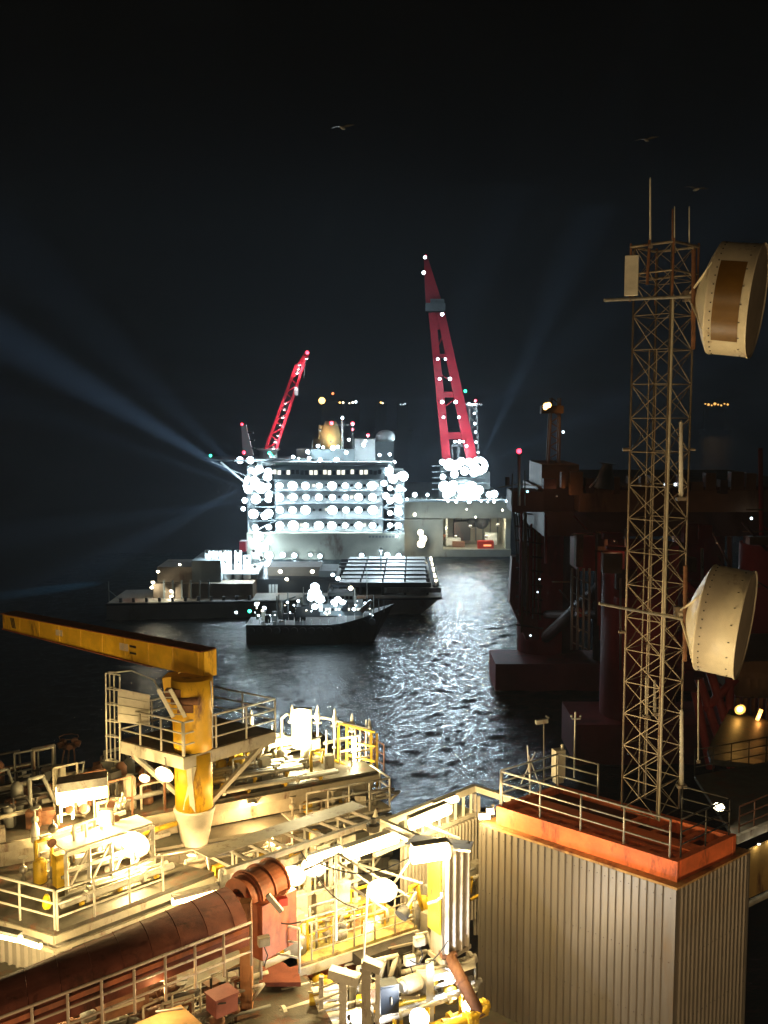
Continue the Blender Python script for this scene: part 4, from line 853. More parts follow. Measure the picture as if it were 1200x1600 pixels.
for k, px in enumerate((440, 425, 510, 522, 555, 563, 572)):
    fy.part('stand_pipe', MB().tube(D(px, 1125 + (k % 3) * 8, E2.y + 1.1), D(px, 1190 + (k % 2) * 12, E2.y + 1.1), .03), offwhite); fy.part('valve_body', MB().sphere(D(px, 1150 + k * 6, E2.y + 1.1), .08, 8), brass)
vents = ((456, 1100, 'first pointed white vent from the left above the dazzling tube lamp'), (496, 1101, 'second pointed white vent, just right of the dazzling tube lamp'), (523, 1106, 'third pointed white vent, middle of the row'), (550, 1114, 'fourth pointed white vent, last but one before the yellow post'), (577, 1122, 'fifth pointed white vent, tip above the yellow end post'), (392, 1108, 'lone pointed white vent behind the right railing of the crane platform'))
for px, y, lb_ in vents:
    a = D(px, y, E2.y + 1.2); T = Thing('pointed_vent', lb_, 'vent', a - UP * .65, 'pointed vents on the process deck')
    T.part('cone', MB().lathe([(0, .06), (.1, .1), (.3, .1), (.34, .06), (.5, .055), (.65, .005)], a - UP * .65, UP, 10), offwhite, smooth=True)
    T.part('bracket', MB().box(a - UP * .68, (.3, .14, .06)).tube(a - UP * 1.2, a - UP * .7, .035), brass)
railing('white railing round the sea end of the process deck', [E2 - ed * 3.2 - en * .9 + UP * (led - .0), E2 - en * .9 + UP * led, E2 + en * .6 + UP * led], 1.05, 3, .9, .03, offwhite)
railing('thin railing at the far corner of the process deck overlooking the sea', [E2 + ed * .25 + UP * -.2, E2 + ed * .25 + en * 3 + UP * -.2], 1.1, 3, .8, .025, rusty)
T = Thing('equipment_hood', 'flat white steel hood lit from above by the thin tube lamp', 'hood', D(540, 1215, E2.y))
hp = [D(492, 1222, E2.y), D(560, 1196, E2.y + .6), D(580, 1192, E2.y + .9), D(522, 1213, E2.y + 1.2)]
T.part('top', MB().prism(hp, (0, 0, -.06)), offwhite); T.part('leg', MB().bar(D(556, 1206, E2.y + .3), D(552, 1260, E2.y + .2), .1), offwhite); T.part('brace', MB().bar(D(534, 1240, E2.y), D(514, 1218, E2.y), .07).bar(D(534, 1240, E2.y), D(545, 1215, E2.y + .3), .07), offwhite)
T.part('leg', MB().tube(D(545, 1250, E2.y), D(545, 1216, E2.y + .2), .03), galv)
# small cone and horn near deck end
single('vent_cone', MB().lathe([(0, .14), (.1, .16), (.5, .05), (.6, .01)], D(587, 1290, E2.y - 2.6), UP, 10), offwhite, 'small white cone standing at the right end of the grey bulkhead', 'vent', D(587, 1290, E2.y - 2.6), smooth=True)

# ------------------------------------------------------------------ left deck
K1, K2, K0 = G(85, 1456, -14), G(335, 1362, -14), G(-120, 1396, -14); K3 = K2 + K0 - K1
ld = Thing('left_deck', 'cluttered lamp-lit upper deck at the far left', 'deck', K1)
ld.part('deck_plate', slab([K1, K2, K3, K0], .12), deckp)
for p, q in ((K1, K2), (K1, K0)):
    for dz, w_ in ((-.22, .22), (-.55, .1)): ld.part('edge_beam', MB().bar(p + UP * dz, q + UP * dz, .1, w_), beige)
kd = (K2 - K1).normalized(); kn = (K0 - K1).normalized()
railing('cream railing along the front of the far left deck, a yellow tag on it', [K1 + kd * .1, K1 + kd * 3.4], 1.1, 3, 1.1, .03, offwhite)
railing('cream railing at the left of the far left deck above the lit cladding', [K1 + kn * .1 + kd * .1, K0], 1.1, 3, 1.3, .03, offwhite)
lw = Thing('clad_side_wall', 'ribbed wall blazing with light below the far left deck', 'wall', K1 - UP * 3)
clad_wall(lw, K0 + UP * -.62 + kd * .4, K1 + UP * -.62 + kd * .4 + kn * .25, 16, 3.2, clad2, .08, .5)
lw.part('core', MB().prism([K0 + UP * -.64 + kd * .45, K1 + UP * -.64 + kd * .45 + kn * .25, K1 + UP * -.64 + kd * .7 + kn * .25, K0 + UP * -.64 + kd * .7], (0, 0, -3.2)), clad2)
def lampthing(name, label, pos, d, r, power, col, strength, group='work lamps on the platform', bracket=None, off=.12, dims=None, lights=1):
    pos = Vector(pos); d = Vector(d).normalized(); T = Thing(name, label, 'lamp', pos, group)
    if dims is None:
        T.part('reflector', MB().lathe([(-.02, r * 1.1), (r * .3, r * 1.55), (r * .33, r * 1.55), (0, r * 1.15)], pos, d, 18, False), offwhite, smooth=True)  # white ring added to widen the blown-out glare round the glass
        T.part('housing', MB().lathe([(-r * .8, r * .4), (-r * .6, r * .85), (0, r * 1.1), (.02, r * 1.1)], pos, d, 16), galv, smooth=True)
        T.part('glass', MB().lathe([(0, r * 1.0), (r * .12, r * .9), (r * .2, r * .5), (r * .22, r * .05)], pos, d, 16), glow('g_%s_%s' % (str(col), strength), col, strength), smooth=True)
        light(T.e, T.o, pos + d * (r * .3 + off), power, col, min(.1, off * .8))
    else:      # long tube fitting: dims = (vector along, radius)
        v, r2 = Vector(dims[0]), dims[1]
        T.part('housing', MB().bar(pos - v / 2 - d * r2 * 1.2, pos + v / 2 - d * r2 * 1.2, r2 * 2.4, r2), galv)
        T.part('tube', MB().tube(pos - v / 2, pos + v / 2, r2, n=12), glow('g_%s_%s' % (str(col), strength), col, strength), smooth=True)
        for k in range(lights): light(T.e, T.o, pos - v / 2 + v * (k + .5) / lights + d * (r2 + off), power / lights, col, min(.1, off * .8))
    if bracket is not None: T.part('bracket', MB().path([pos - d * r * .5] + [Vector(b) for b in bracket], .03), galv)
    return T
def at(px, py, Y): return D(px, py, Y)
YW = (1., .7, .28)
p = at(128, 1238, 31); lampthing('tube_lamp', 'widest dazzling lamp over the far left deck, highest there', p, (0, -.3, -1), .2, 800, YW, 14, dims=((1.45, .35, .1), .27), lights=2, off=.25, bracket=[p + Vector((.2, .6, .1)), Vector((p.x + .2, p.y + .6, Zc(-14)))])
p = at(163, 1278, 30); lampthing('box_lamp', 'upright white box lamp below the widest lamp on the left deck', p, (0, -1, -.1), .2, 120, YW, 9, dims=((0, 0, .36), .17), off=.2)
p = at(207, 1316, 30.3); lampthing('flood_light', 'round dazzling lamp at the right end of the lit left-deck skid', p, (0, -.8, -.3), .36, 900, YW, 14, off=.25)
p = at(174, 1318, 30.9); lampthing('flood_light', 'smaller lamp touching the round dazzling lamp on its left', p, (0, -.8, -.3), .22, 200, YW, 14, off=.25)
p = at(258, 1208, 31.6); lampthing('flood_light', 'lamp hung under the front left edge of the crane platform', p, (-.3, -1, -.4), .2, 300, YW, 14, bracket=[p + UP * .5], off=.2)
p = at(226, 1215, 32); lampthing('flood_light', 'small lamp left of the one under the crane platform', p, (0, -1, -.4), .11, 90, YW, 12, off=.2)
p = at(470, 1139, E2.y + 1.2); lampthing('tube_lamp', 'dazzling upright lamp among the pointed vents', p, (0, -1, 0), .2, 1200, (1., .84, .45), 16, dims=((0, 0, 1.35), .32), lights=2, off=.3, bracket=[p - UP * 1.2])
p = at(553, 1172, E2.y + .9); lampthing('tube_lamp', 'thin upright tube lamp above the flat white hood', p, (0, -1, 0), .1, 260, (1., .86, .5), 14, dims=((0, 0, .85), .08), lights=2, off=.25)
p = at(84, 1318, 31.5); lampthing('box_lamp', 'small rounded lamp low on the left-deck skid', p, (0, -1, 0), .1, 30, YW, 7, dims=((.35, 0, .03), .1), off=.15)
p = at(118, 1322, 31.3); lampthing('box_lamp', 'short flat lamp between the skid pipes of the left deck', p, (0, -1, 0), .1, 60, YW, 8, dims=((.42, 0, .05), .11), off=.15)
# left deck skid with tanks and pipes
sk = Thing('valve_skid', 'lamp-lit skid of pipes and valves on the far left deck', 'machinery', G(150, 1390, -14))
s0, s1 = G(105, 1400, -14), G(240, 1352, -14); sd = (s1 - s0).normalized(); sn = Vector((-sd.y, sd.x, 0))
for zz, w_ in ((.1, .12), (.75, .1), (1.25, .12)): sk.part('frame_rail', MB().bar(s0 + UP * zz, s1 + UP * zz, w_), offwhite); sk.part('frame_rail', MB().bar(s0 + sn * 1.6 + UP * zz, s1 + sn * 1.6 + UP * zz, w_), offwhite)
sk.part('tray_top', MB().prism([s0 + UP * 1.32, s1 + UP * 1.32, s1 + sn * .9 + UP * 1.32, s0 + sn * .9 + UP * 1.32], (0, 0, .05)), offwhite)
for k in range(5): q = s0.lerp(s1, k / 4); sk.part('frame_post', MB().bar(q, q + UP * 1.25, .1), offwhite); sk.part('diagonal', MB().bar(q + UP * .1, s0.lerp(s1, min(1, (k + 1) / 4)) + UP * 1.2, .06) if k < 4 else MB().bar(q + UP * .1, q + sn + UP * 1.2, .06), offwhite)
for k in range(6):
    q = s0 + sd * .3 * k + sn * (.3 + .2 * (k % 3)) + UP * .45; sk.part('pipe', MB().tube(q, q + sd * (1.8 - .15 * k), .05 + .02 * (k % 2), n=10), brass, smooth=True)
rnd = random.Random(3)
for k in range(16):
    q = s0 + sd * rnd.uniform(-.4, 2.6) + sn * rnd.uniform(.4, 2.2) + UP * rnd.uniform(1.3, 1.9)
    if k % 3 == 0: sk.part('valve_body', MB().sphere(q, rnd.uniform(.1, .18), 10).tube(q, q + UP * .28, .03), brass, smooth=True)
    elif k % 3 == 1: sk.part('pipe_bend', MB().path([q - UP * .5, q, q + sd * .4, q + sd * .4 - UP * .5], .05), offwhite)
    else: sk.part('hand_wheel', MB().lathe([(0, .14), (.03, .14)], q, sn * -1, 12).tube(q, q + sn * .25, .02), rusty)
T = Thing('pressure_vessel', 'upright domed grey vessel behind the lamps of the left deck', 'tank', G(75, 1330, -14))
q = G(180, 1300, -14); T.part('shell', MB().lathe([(0, .5), (1.6, .5), (1.85, .4), (1.95, .1)], q, UP, 18), beige, smooth=True); T.part('nozzle', MB().tube(q + UP * 1.9, q + UP * 2.2, .08), beige); T.e.location = T.e.location
pl = [(56, 1284, 1330, 30.5, .13, 'bullet-shaped white vent on the left deck near the rail', 'bullet'), (78, 1200, 1245, 37, .3, 'stubby grey cylinder tank at the back of the left deck', 'drum'), (138, 1205, 1260, 36, .22, 'pale conical hopper right of the widest left-deck lamp', 'hopper')]
for px, ya, yb, Y, r_, lb_, kd_ in pl:
    a, b = D(px, yb, Y), D(px, ya, Y); h_ = b.z - a.z; T = Thing({'bullet': 'bullet_vent', 'drum': 'drum_tank', 'hopper': 'hopper'}[kd_], lb_, 'vent' if kd_ == 'bullet' else 'tank', a)
    pr = {'bullet': [(0, r_ * .6), (h_ * .3, r_ * .6), (h_ * .33, r_), (h_ * .75, r_), (h_ * .93, r_ * .6), (h_, .02)], 'drum': [(0, r_), (h_ * .9, r_), (h_, r_ * .9)], 'hopper': [(0, r_ * .5), (h_ * .4, r_ * .6), (h_, r_ * 1.15)]}[kd_]
    T.part('shell', MB().lathe(pr, a, UP, 16), offwhite, smooth=True); T.part('foot', MB().tube(a - UP * .9, a, .06), beige); T.part('band', MB().tube(a + UP * h_ * .5, a + UP * (h_ * .5 + .04), r_ * 1.06, n=16), beige)
T = Thing('beacon_post', 'post with a white-and-red horn beacon at the back left', 'pole', D(42, 1270, 36))
a = D(42, 1232, 36); T.part('post', MB().tube(D(43, 1300, 36), a, .04), beige); T.part('beacon', MB().lathe([(0, .2), (.25, .22), (.27, .14), (.45, .12), (.5, .05)], a, UP, 12), offwhite, smooth=True); T.part('red_band', MB().tube(a + UP * .08, a + UP * .2, .225, n=12), redp); T.part('horn', MB().lathe([(0, .05), (.18, .1)], a + UP * .6, (-1, -.2, 0), 10), offwhite)
T = Thing('tripod_light_mast', 'three-legged mast with dark lamp heads at the back of the left deck', 'mast', D(108, 1235, 39))
hd = D(108, 1168, 39)
for px in (90, 104, 119): T.part('leg', MB().tube(D(px, 1225, 39 + (px == 104)), hd + Vector(((px - 104) * .012, 0, 0)), .03), rusty)
T.part('crown_platform', MB().lathe([(0, .3), (.06, .36)], hd, UP, 12), rusty)
for k in range(5): an = k * 1.26; T.part('lamp_head', MB().lathe([(0, .06), (.1, .12), (.22, .13)], hd + Vector((math.cos(an) * .22, math.sin(an) * .22, .2)), (math.cos(an), math.sin(an), -.3), 10), rusty)
T.part('hoop', MB().path([hd + Vector((math.cos(a_) * .38, math.sin(a_) * .38, .42)) for a_ in [i * .785 for i in range(9)]], .015), rusty)
T = Thing('yellow_tag_bag', 'small bright yellow bag hanging on the left deck railing', 'bag', D(73, 1408, K1.y + .4))
a = D(73, 1408, K1.y + .35); T.part('bag', MB().lathe([(-.2, .09), (-.1, .13), (.1, .1), (.2, .04)], a, UP, 8), mat('bright_yellow_plastic', (.85, .65, .02), .5), smooth=True); T.part('strap', MB().path([a + UP * .2, a + UP * .36 + Vector((.04, 0, 0)), a + Vector((.05, 0, .5))], .012), darksteel)
piperun('long thick pipes along the back edge of the left deck', D(-60, 1315, 34), D(130, 1262, 38), 3, Vector((.1, .35, 0)), .12, beige, 3, .4)
piperun('low pipes in the foreground of the left deck skid', G(95, 1425, -14) + UP * .2, G(270, 1362, -14) + UP * .2, 2, sn * .3, .07, offwhite, 3, .2)
# brown filler plant farther back left
T = Thing('winch_frame', 'rusty winch frame at the back left of the left deck', 'machinery', D(25, 1300, 36))
for k in range(5): T.part('drum' if k % 2 else 'frame', (MB().tube(D(5 + k * 16, 1270 - k * 3, 36), D(17 + k * 16, 1266 - k * 3, 36.6), .28 - .03 * k, n=12) if k % 2 else MB().box(D(8 + k * 16, 1278, 36), (.5, .5, .7))), rusty)
T.part('base', MB().box(D(45, 1295, 36), (2.6, .9, .25)), beige)
# equipment crowding the back of the left and process decks
def manifold(label, a, b, depthv, n, seed, tall=1.2, dark=False):
    rr = random.Random(seed); T = Thing('pipe_manifold', label, 'machinery', a, 'pipework crowding the decks')
    a = Vector(a); b = Vector(b); dv = Vector(depthv); u = (b - a).normalized(); ms = (rusty, beige, darksteel, greyp) if dark else (offwhite, beige, brass, yelrail, galv)
    for k in range(n):
        q = a.lerp(b, rr.random()) + dv * rr.random(); h_ = rr.uniform(.3, tall); m_ = rr.choice(ms); t_ = k % 6
        if t_ == 0: T.part('riser', MB().path([q, q + UP * h_, q + UP * h_ + u * rr.uniform(.3, 1.), q + UP * (h_ * .3) + u * rr.uniform(.3, .9)], rr.uniform(.03, .07)), m_, smooth=True)
        elif t_ == 1: T.part('vessel', MB().lathe([(0, .12), (.05, .2), (h_ * .7, .2), (h_ * .8, .1), (h_ * .82, .03)], q, UP, 14), m_, smooth=True)
        elif t_ == 2: T.part('cross_pipe', MB().tube(q + UP * h_ * .5, q + UP * h_ * .5 + u * rr.uniform(1., 2.4), rr.uniform(.04, .09), n=10), m_, smooth=True)
        elif t_ == 3: T.part('cabinet', MB().box(q + UP * h_ * .4, (.4, .3, h_ * .8), rr.uniform(0, 1)), m_)
        elif t_ == 4: T.part('frame', MB().bar(q, q + UP * h_, .06).bar(q + u * .8, q + u * .8 + UP * h_, .06).bar(q + UP * h_, q + u * .8 + UP * h_, .06).bar(q + UP * h_ * .5, q + u * .8 + UP * h_ * .5, .05), m_)
        else: T.part('valve', MB().sphere(q + UP * .35, .13, 10).tube(q, q + UP * .7, .035).lathe([(0, .14), (.03, .14)], q + UP * .7, UP, 12), m_, smooth=True)
    return T
manifold('dim pipework behind the widest lamp at the far left edge', G(-40, 1325, -13), G(120, 1285, -13), en * 4.5, 60, 1, 1.5, True)
manifold('dim pipework between the conical hopper and the crane column', G(120, 1300, -13), G(262, 1265, -13), en * 3.5, 46, 2, 1.6, True)
manifold('bright pipework round the skid lamps of the left deck', G(60, 1400, -14), G(230, 1345, -14), sn * 1.6, 26, 3, 1.3)
manifold('yellowish pipework on the process deck right of the crane', E1 + ed * 1.2 + en * .8, E2 - ed * .4 + en * .8, en * 3, 44, 4, 1.0)
manifold('lit pipework on the ledge at the sea end of the process deck', E2 - ed * 3.4 - en * .7 + UP * led, E2 - ed * .3 - en * .7 + UP * led, en * .7, 14, 5, .6)
manifold('small pipework along the bulkhead walkway below the crane', E1 + UP * -3.0 - en * 1.4, E2 + UP * -3.0 - en * 2.0, en * .4, 22, 6, .6)
# ------------------------------------------------------------------ foreground maroon duct
N0, N1, F0, F1 = G(-40, 1594, -12.3), G(388, 1430, -12.3), G(-40, 1536, -12.3), G(350, 1378, -12.3)
du = Thing('covered_duct', 'long dark maroon covered duct crossing the lower left corner', 'duct', N1)
mbd = MB(); vs = []
for a, b in ((N0, F0), (N1, F1)):
    s_ = (b - a); vs += [a - UP * .75 - s_ * .02, a - UP * .28, a + s_ * .12 - UP * .06, a + s_ * .3 + UP * .04, a + s_ * .5 + UP * .07, a + s_ * .7 + UP * .04, b - s_ * .08 - UP * .05, b - UP * .3, b - UP * .75]
mbd.add(vs, [(i, i + 1, i + 10, i + 9) for i in range(8)] + [(8, 0, 9, 17), tuple(range(9)), tuple(range(17, 8, -1))])
du.part('duct_shell', mbd, maroon, smooth=True)
for k in range(9):
    t_ = (k + .5) / 9; a = N0.lerp(N1, t_); b = F0.lerp(F1, t_); s_ = b - a
    du.part('seam_strap', MB().path([a - UP * .4 - s_ * .005, a - UP * .27 - s_ * .005, a + s_ * .12 - UP * .045, a + s_ * .3 + UP * .05, a + s_ * .5 + UP * .08, a + s_ * .7 + UP * .05, b - s_ * .08 - UP * .04], .012, 5), maroon)
du.part('edge_strip', MB().bar(N0 - UP * .33 + (N0 - F0) * .01, N1 - UP * .33 + (N1 - F1) * .01, .05, .12), orangep)
railing('long cream railing in the lower left foreground beside the maroon duct', [G(-70, 1617, -12.4) - UP * 1.1, G(392, 1441, -12.4) - UP * 1.1], 1.1, 3, .8, .03, mat('warm_cream_paint', (.5, .4, .3), .55, 0, .2, 3, .3))
# orange arch tank
oc = G(372, 1404, -12.9); od = Vector((.62, .78, 0)).normalized(); osx = Vector((od.y, -od.x, 0))
ot = Thing('arched_winch_house', 'orange red drum housing with a dark arched opening at the end of the duct', 'machinery', oc)
def arch(r0, r1, c, dep, m, name):
    n = 16; vs = []
    for i in range(n + 1):
        a_ = math.pi * i / n; v = osx * math.cos(a_) + UP * math.sin(a_); vs += [c + v * r0, c + v * r1]
    o = len(vs); vs += [v + od * dep for v in vs]
    fs = []
    for i in range(n):
        a_, b_, c_, d_ = 2 * i, 2 * i + 1, 2 * i + 3, 2 * i + 2
        fs += [(a_, d_, c_, b_), (a_ + o, b_ + o, c_ + o, d_ + o), (b_, c_, c_ + o, b_ + o), (a_, a_ + o, d_ + o, d_)]
    fs += [(0, 1, 1 + o, o), (2 * n, 2 * n + o, 2 * n + 1 + o, 2 * n + 1)]
    ot.part(name, MB().add(vs, fs), m)
arch(.26, .54, oc, .25, orangep, 'arch_ring'); arch(.50, .60, oc + od * .25, 1.15, orangep, 'drum_cover')
for k in range(3): arch(.60, .65, oc + od * (.3 + .5 * k), .05, orangep, 'cover_band')
ot.part('drum', MB().tube(oc + od * .3, oc + od * 1.3, .42, n=18), rusty, smooth=True)
ot.part('base_block', MB().prism([oc + osx * .8 - UP * .02 + od * .1, oc - osx * .7 - UP * .02 + od * .1, oc - osx * .7 + od * 1.4 - UP * .02, oc + osx * .8 + od * 1.4 - UP * .02], (0, 0, -1.5)), orangep)
ot.part('front_column', MB().bar(oc + osx * .55 - od * .25 + UP * .2, oc + osx * .55 - od * .25 - UP * 4, .3, .34), mat('orange_primer_post', (.5, .24, .1), .6, 0, .2, 2, .3))
ot.part('red_cap', MB().box(D(441, 1408, 26), (.25, .2, .2), .4), mat('signal_red', (.75, .06, .03)))
ot.part('diagonal_arm', MB().bar(D(418, 1398, 25.6), D(440, 1424, 25.6), .12), offwhite)
# things below the foreground railing
bx = Thing('tool_crate', 'orange-brown crate behind the foreground railing', 'crate', G(190, 1570, -14.6))
a = G(190, 1572, -14.6); bx.part('body', MB().box(a + UP * .3, (1.1, .8, .6), R(35)), rusty); bx.part('lid', MB().box(a + UP * .63, (1.16, .86, .06), R(35)), orangep); bx.part('batten', MB().box(a + UP * .3 + Vector((.2, -.45, 0)), (1.0, .04, .06), R(35)), beige)
bx = Thing('flat_topped_bin', 'large tan flat-topped bin at the bottom edge, lower left', 'bin', G(262, 1630, -14.2))
a = G(262, 1622, -14.2); bx.part('body', MB().box(a - UP * .3, (1.3, 1.2, .9), R(40)), beige); bx.part('lid', MB().box(a + UP * .2, (1.38, 1.28, .08), R(40)), mat('tan_lid', (.6, .38, .16), .6, 0, .2, 2, .2)); bx.part('hinge', MB().tube(a + Vector((-.4, .6, .26)), a + Vector((.2, .75, .26)), .03), galv)
bx = Thing('plastic_crate', 'faded red plastic crate beside the orange post at the bottom', 'crate', G(345, 1585, -15))
a = G(347, 1580, -15); bx.part('body', MB().box(a + UP * .25, (.62, .5, .45), R(40)), pinkp); bx.part('rim', MB().box(a + UP * .49, (.68, .56, .05), R(40)), pinkp); bx.part('handle', MB().tube(a + Vector((-.1, -.36, .4)), a + Vector((.15, -.3, .4)), .02), black)
structure('mid_deck', slab([G(-300, 1750, -15.6), G(-100, 1500, -15.6), G(430, 1430, -15.6), G(520, 1600, -15.6), G(450, 1760, -15.6)], .15), deckp)
railing('greyish railing deeper below the foreground railing near the red crate', [G(225, 1640, -15.6), G(395, 1560, -15.6)], 1.1, 3, .9, .025, beige)
piperun('rust coloured pipes on the floor under the maroon duct', G(20, 1660, -15.2), G(300, 1560, -15.2), 4, Vector((-.2, .3, 0)), .09, rusty, 3, .3)
# ------------------------------------------------------------------ centre module
Q0, Q1 = G(452, 1512, -15.3), G(652, 1447, -15.3); qd = (Q1 - Q0).normalized(); qn = Vector((-qd.y, qd.x, 0))
cmod = Thing('yellow_deck_module', 'walkway module with a yellow lit floor in the lower centre', 'deck', Q0)
cmod.part('floor_plate', slab([Q0, Q1, Q1 + qn * 2.6, Q0 + qn * 2.6], .08), mat('yellow_floor_paint', (.36, .31, .1), .5, 0, .45, 1.6, .6))
cmod.part('edge_beam', MB().bar(Q0 - UP * .22 - qn * .04, Q1 - UP * .22 - qn * .04, .08, .26), beige)
cmod.part('edge_beam', MB().bar(Q0 - UP * .62 + qn * .3, Q1 - UP * .62 + qn * .3, .3, .36), orangep)
cmod.part('kick_tray', MB().prism([Q1 - qd * 2.3 - qn * .55 - UP * .1, Q1 - qd * .2 - qn * .45 - UP * .1, Q1 - qd * .2 - UP * .1, Q1 - qd * 2.3 - UP * .1], (0, 0, -.3)), darksteel)
railing('pale railing in front of the yellow lit floor, bottom centre', [Q0 + qd * .7, Q1 - qd * .1], 1.1, 4, .75, .022, beige)
railing('short white railing round the landing left of the yellow floor', [G(408, 1530, -15.1), G(412, 1508, -15.1) , G(468, 1520, -15.1) ], 1.25, 3, .9, .032, offwhite)
T = Thing('access_landing', 'dark red landing between the orange drum housing and the yellow floor', 'platform', G(440, 1520, -15.3))
T.part('plate', slab([G(405, 1535, -15.3), G(470, 1535, -15.3), G(462, 1490, -15.3), G(410, 1492, -15.3)], .12), maroon); T.part('toe_plate', MB().bar(G(415, 1513, -15.3) + UP * .1, G(462, 1492, -15.3) + UP * .1, .03, .2), offwhite)
T.part('bracket', MB().bar(G(440, 1520, -15.3) - UP * .1, G(440, 1520, -15.3) - UP * 1.2, .2), rusty)
# white instrument racks lit hard
rk = Thing('instrument_rack', 'white pipe and cabinet rack behind the yellow floor, brightly lit', 'rack', Q0 + qn * 2.2)
R0_ = Q0 + qn * 1.9
for k in range(13):
    q = R0_ + qd * (.05 + .27 * k) + qn * (.12 * (k % 2)); w_ = .05 + .07 * (k % 3 == 0)
    rk.part('upright', MB().bar(q, q + UP * (1.7 + .15 * (k % 4)), w_), offwhite)
for zz in (.35, .95, 1.6): rk.part('rail', MB().bar(R0_ + UP * zz - qn * .06, R0_ + qd * 3.4 + UP * zz - qn * .06, .07), offwhite)
for k in range(4): rk.part('cabinet', MB().box(R0_ + qd * (.5 + .75 * k) + UP * (.55 + .12 * (k % 2)) - qn * .1, (.45, .3, .8), math.atan2(qd.y, qd.x)), offwhite if k % 2 else beige)
for k in range(6): rk.part('gauge', MB().lathe([(0, .07), (.05, .07)], R0_ + qd * (.4 + .5 * k) + UP * 1.25 - qn * .2, -qn, 10), galv)
# open shed roof frames
s1a, s1b = G(352, 1362, -13.), G(602, 1278, -13.)
sh = Thing('open_shed_frame', 'open white shed frame with strip lamps above the instrument rack', 'shed', s1a)
shd = (s1b - s1a).normalized(); shn = Vector((-shd.y, shd.x, 0))
sh.part('eaves_beam', MB().bar(s1a, s1b, .14, .16), beige); sh.part('rear_beam', MB().bar(s1a + shn * 1.6 - UP * .1, s1b + shn * 1.6 - UP * .1, .12, .14), beige)
for k in range(9):
    q = s1a.lerp(s1b, (k + .5) / 9); sh.part('rafter', MB().bar(q - UP * .02, q + shn * 1.6 - UP * .12, .06, .1), offwhite); sh.part('column', MB().bar(q - UP * .1 + shn * (1.2 if k % 2 else .2), q + shn * (1.2 if k % 2 else .2) - UP * 2.2, .07), offwhite)
sh.part('roof_sheet', MB().prism([s1a + shn * .9 + UP * .08, s1b + shn * .9 + UP * .08, s1b + shn * 1.7 + UP * .02, s1a + shn * 1.7 + UP * .02], (0, 0, .03)), beige)
for (x, y) in ((505, 1325), (545, 1312), (587, 1300), (455, 1345)):
    sh.part('fascia_plate', MB().box(D(x, y, s1a.lerp(s1b, (x - 352) / 250).y + .4), (.5, .06, .22), math.atan2(shd.y, shd.x)), offwhite)
LW = (1., .73, .32)
def L(label, px, py, Y, r, pw, d=(0, -1, -.3), col=LW, st=14, off=.15, name='flood_light', **k): return lampthing(name, label, at(px, py, Y), d, r, pw, col, st, off=off, **k)
L('left lamp of the pair beside the orange drum housing', 458, 1366, 27.4, .24, 240)
L('right lamp of the pair beside the orange drum housing', 490, 1352, 28.2, .24, 260)
L('round dazzling lamp hanging on braces over the yellow floor', 597, 1388, 26.5, .27, 700, off=.2)
L('largest dazzling lamp under the white canopy, centre right', 672, 1333, 27., .3, 1000, d=(-.2, -1, -.2), off=.25, name='tube_lamp', dims=((1.0, .3, .02), .22), lights=2)
L('strip lamp under the ridge beam right of the largest lamp', 672, 1276, 31., .1, 420, name='tube_lamp', dims=((1.2, .95, .12), .17), lights=2, off=.2)
L('upper strip lamp just below the ridge beam end', 697, 1254, 32.4, .1, 240, name='tube_lamp', dims=((.75, .6, .05), .1), lights=1, off=.2)
L('long strip lamp under the open shed, right half', 580, 1322, 29.6, .1, 420, name='tube_lamp', dims=((1.5, .8, .2), .17), lights=2, off=.2)
L('small strip lamp under the open shed, left half', 508, 1335, 29.2, .1, 200, name='tube_lamp', dims=((.9, .5, .1), .1), lights=1, off=.2)
L('tiny strip lamp at the right end of the ridge beam by the red roof', 757, 1276, 31.5, .08, 60, name='tube_lamp', dims=((.35, .0, .02), .09), off=.15)
L('tiny lamp strip touching the corner of the red roof', 766, 1268, 31.2, .08, 60, name='tube_lamp', dims=((.22, .0, .02), .09), off=.15)
L('square lamp sunk in the yellow floor', 575, 1448, Q1.y + .2, .14, 120, d=(0, -.3, 1), off=.15)
L('long strip lamp glowing under the duct beside the crane stub', 305, 1400, 28.2, .1, 260, name='tube_lamp', dims=((1.15, .7, .0), .1), lights=2, off=.15, d=(0, -.3, -1))
L('fierce strip lamp on the ribbed wall at the left edge, upper', 8, 1462, 25.0, .1, 420, name='tube_lamp', dims=((.9, -.35, 0), .09), lights=2, off=.15, d=(.2, -.5, -1))
L('fierce strip lamp on the ribbed wall at the left edge, lower', 48, 1474, 25.2, .1, 260, name='tube_lamp', dims=((.6, -.3, 0), .07), lights=1, off=.15, d=(.2, -.5, -1))
for k, (x, y, Y, lb_) in enumerate(((20, 1352, 31.5, 'added amber lamp among the dim pipework at the far left edge'), (300, 1335, 31.5, 'added amber lamp on the walkway left of the crane cone stub'), (430, 1300, 33, 'small added amber lamp on the bulkhead walkway right of the crane cone'), (395, 1255, 34, 'small added lamp low on the process deck right of the crane column'), (60, 1560, 22.5, 'small added amber lamp under the foreground duct at the left edge'), (250, 1530, 22.8, 'small added amber lamp under the foreground duct beside the orange crate'))):
    L(lb_, x, y, Y, .1, (260, 220, 160, 200, 60, 60)[k], col=(1., .62, .25), st=10, off=.2, d=(0, -.6, -.8))  # added lamps that fill the dim decks with amber light
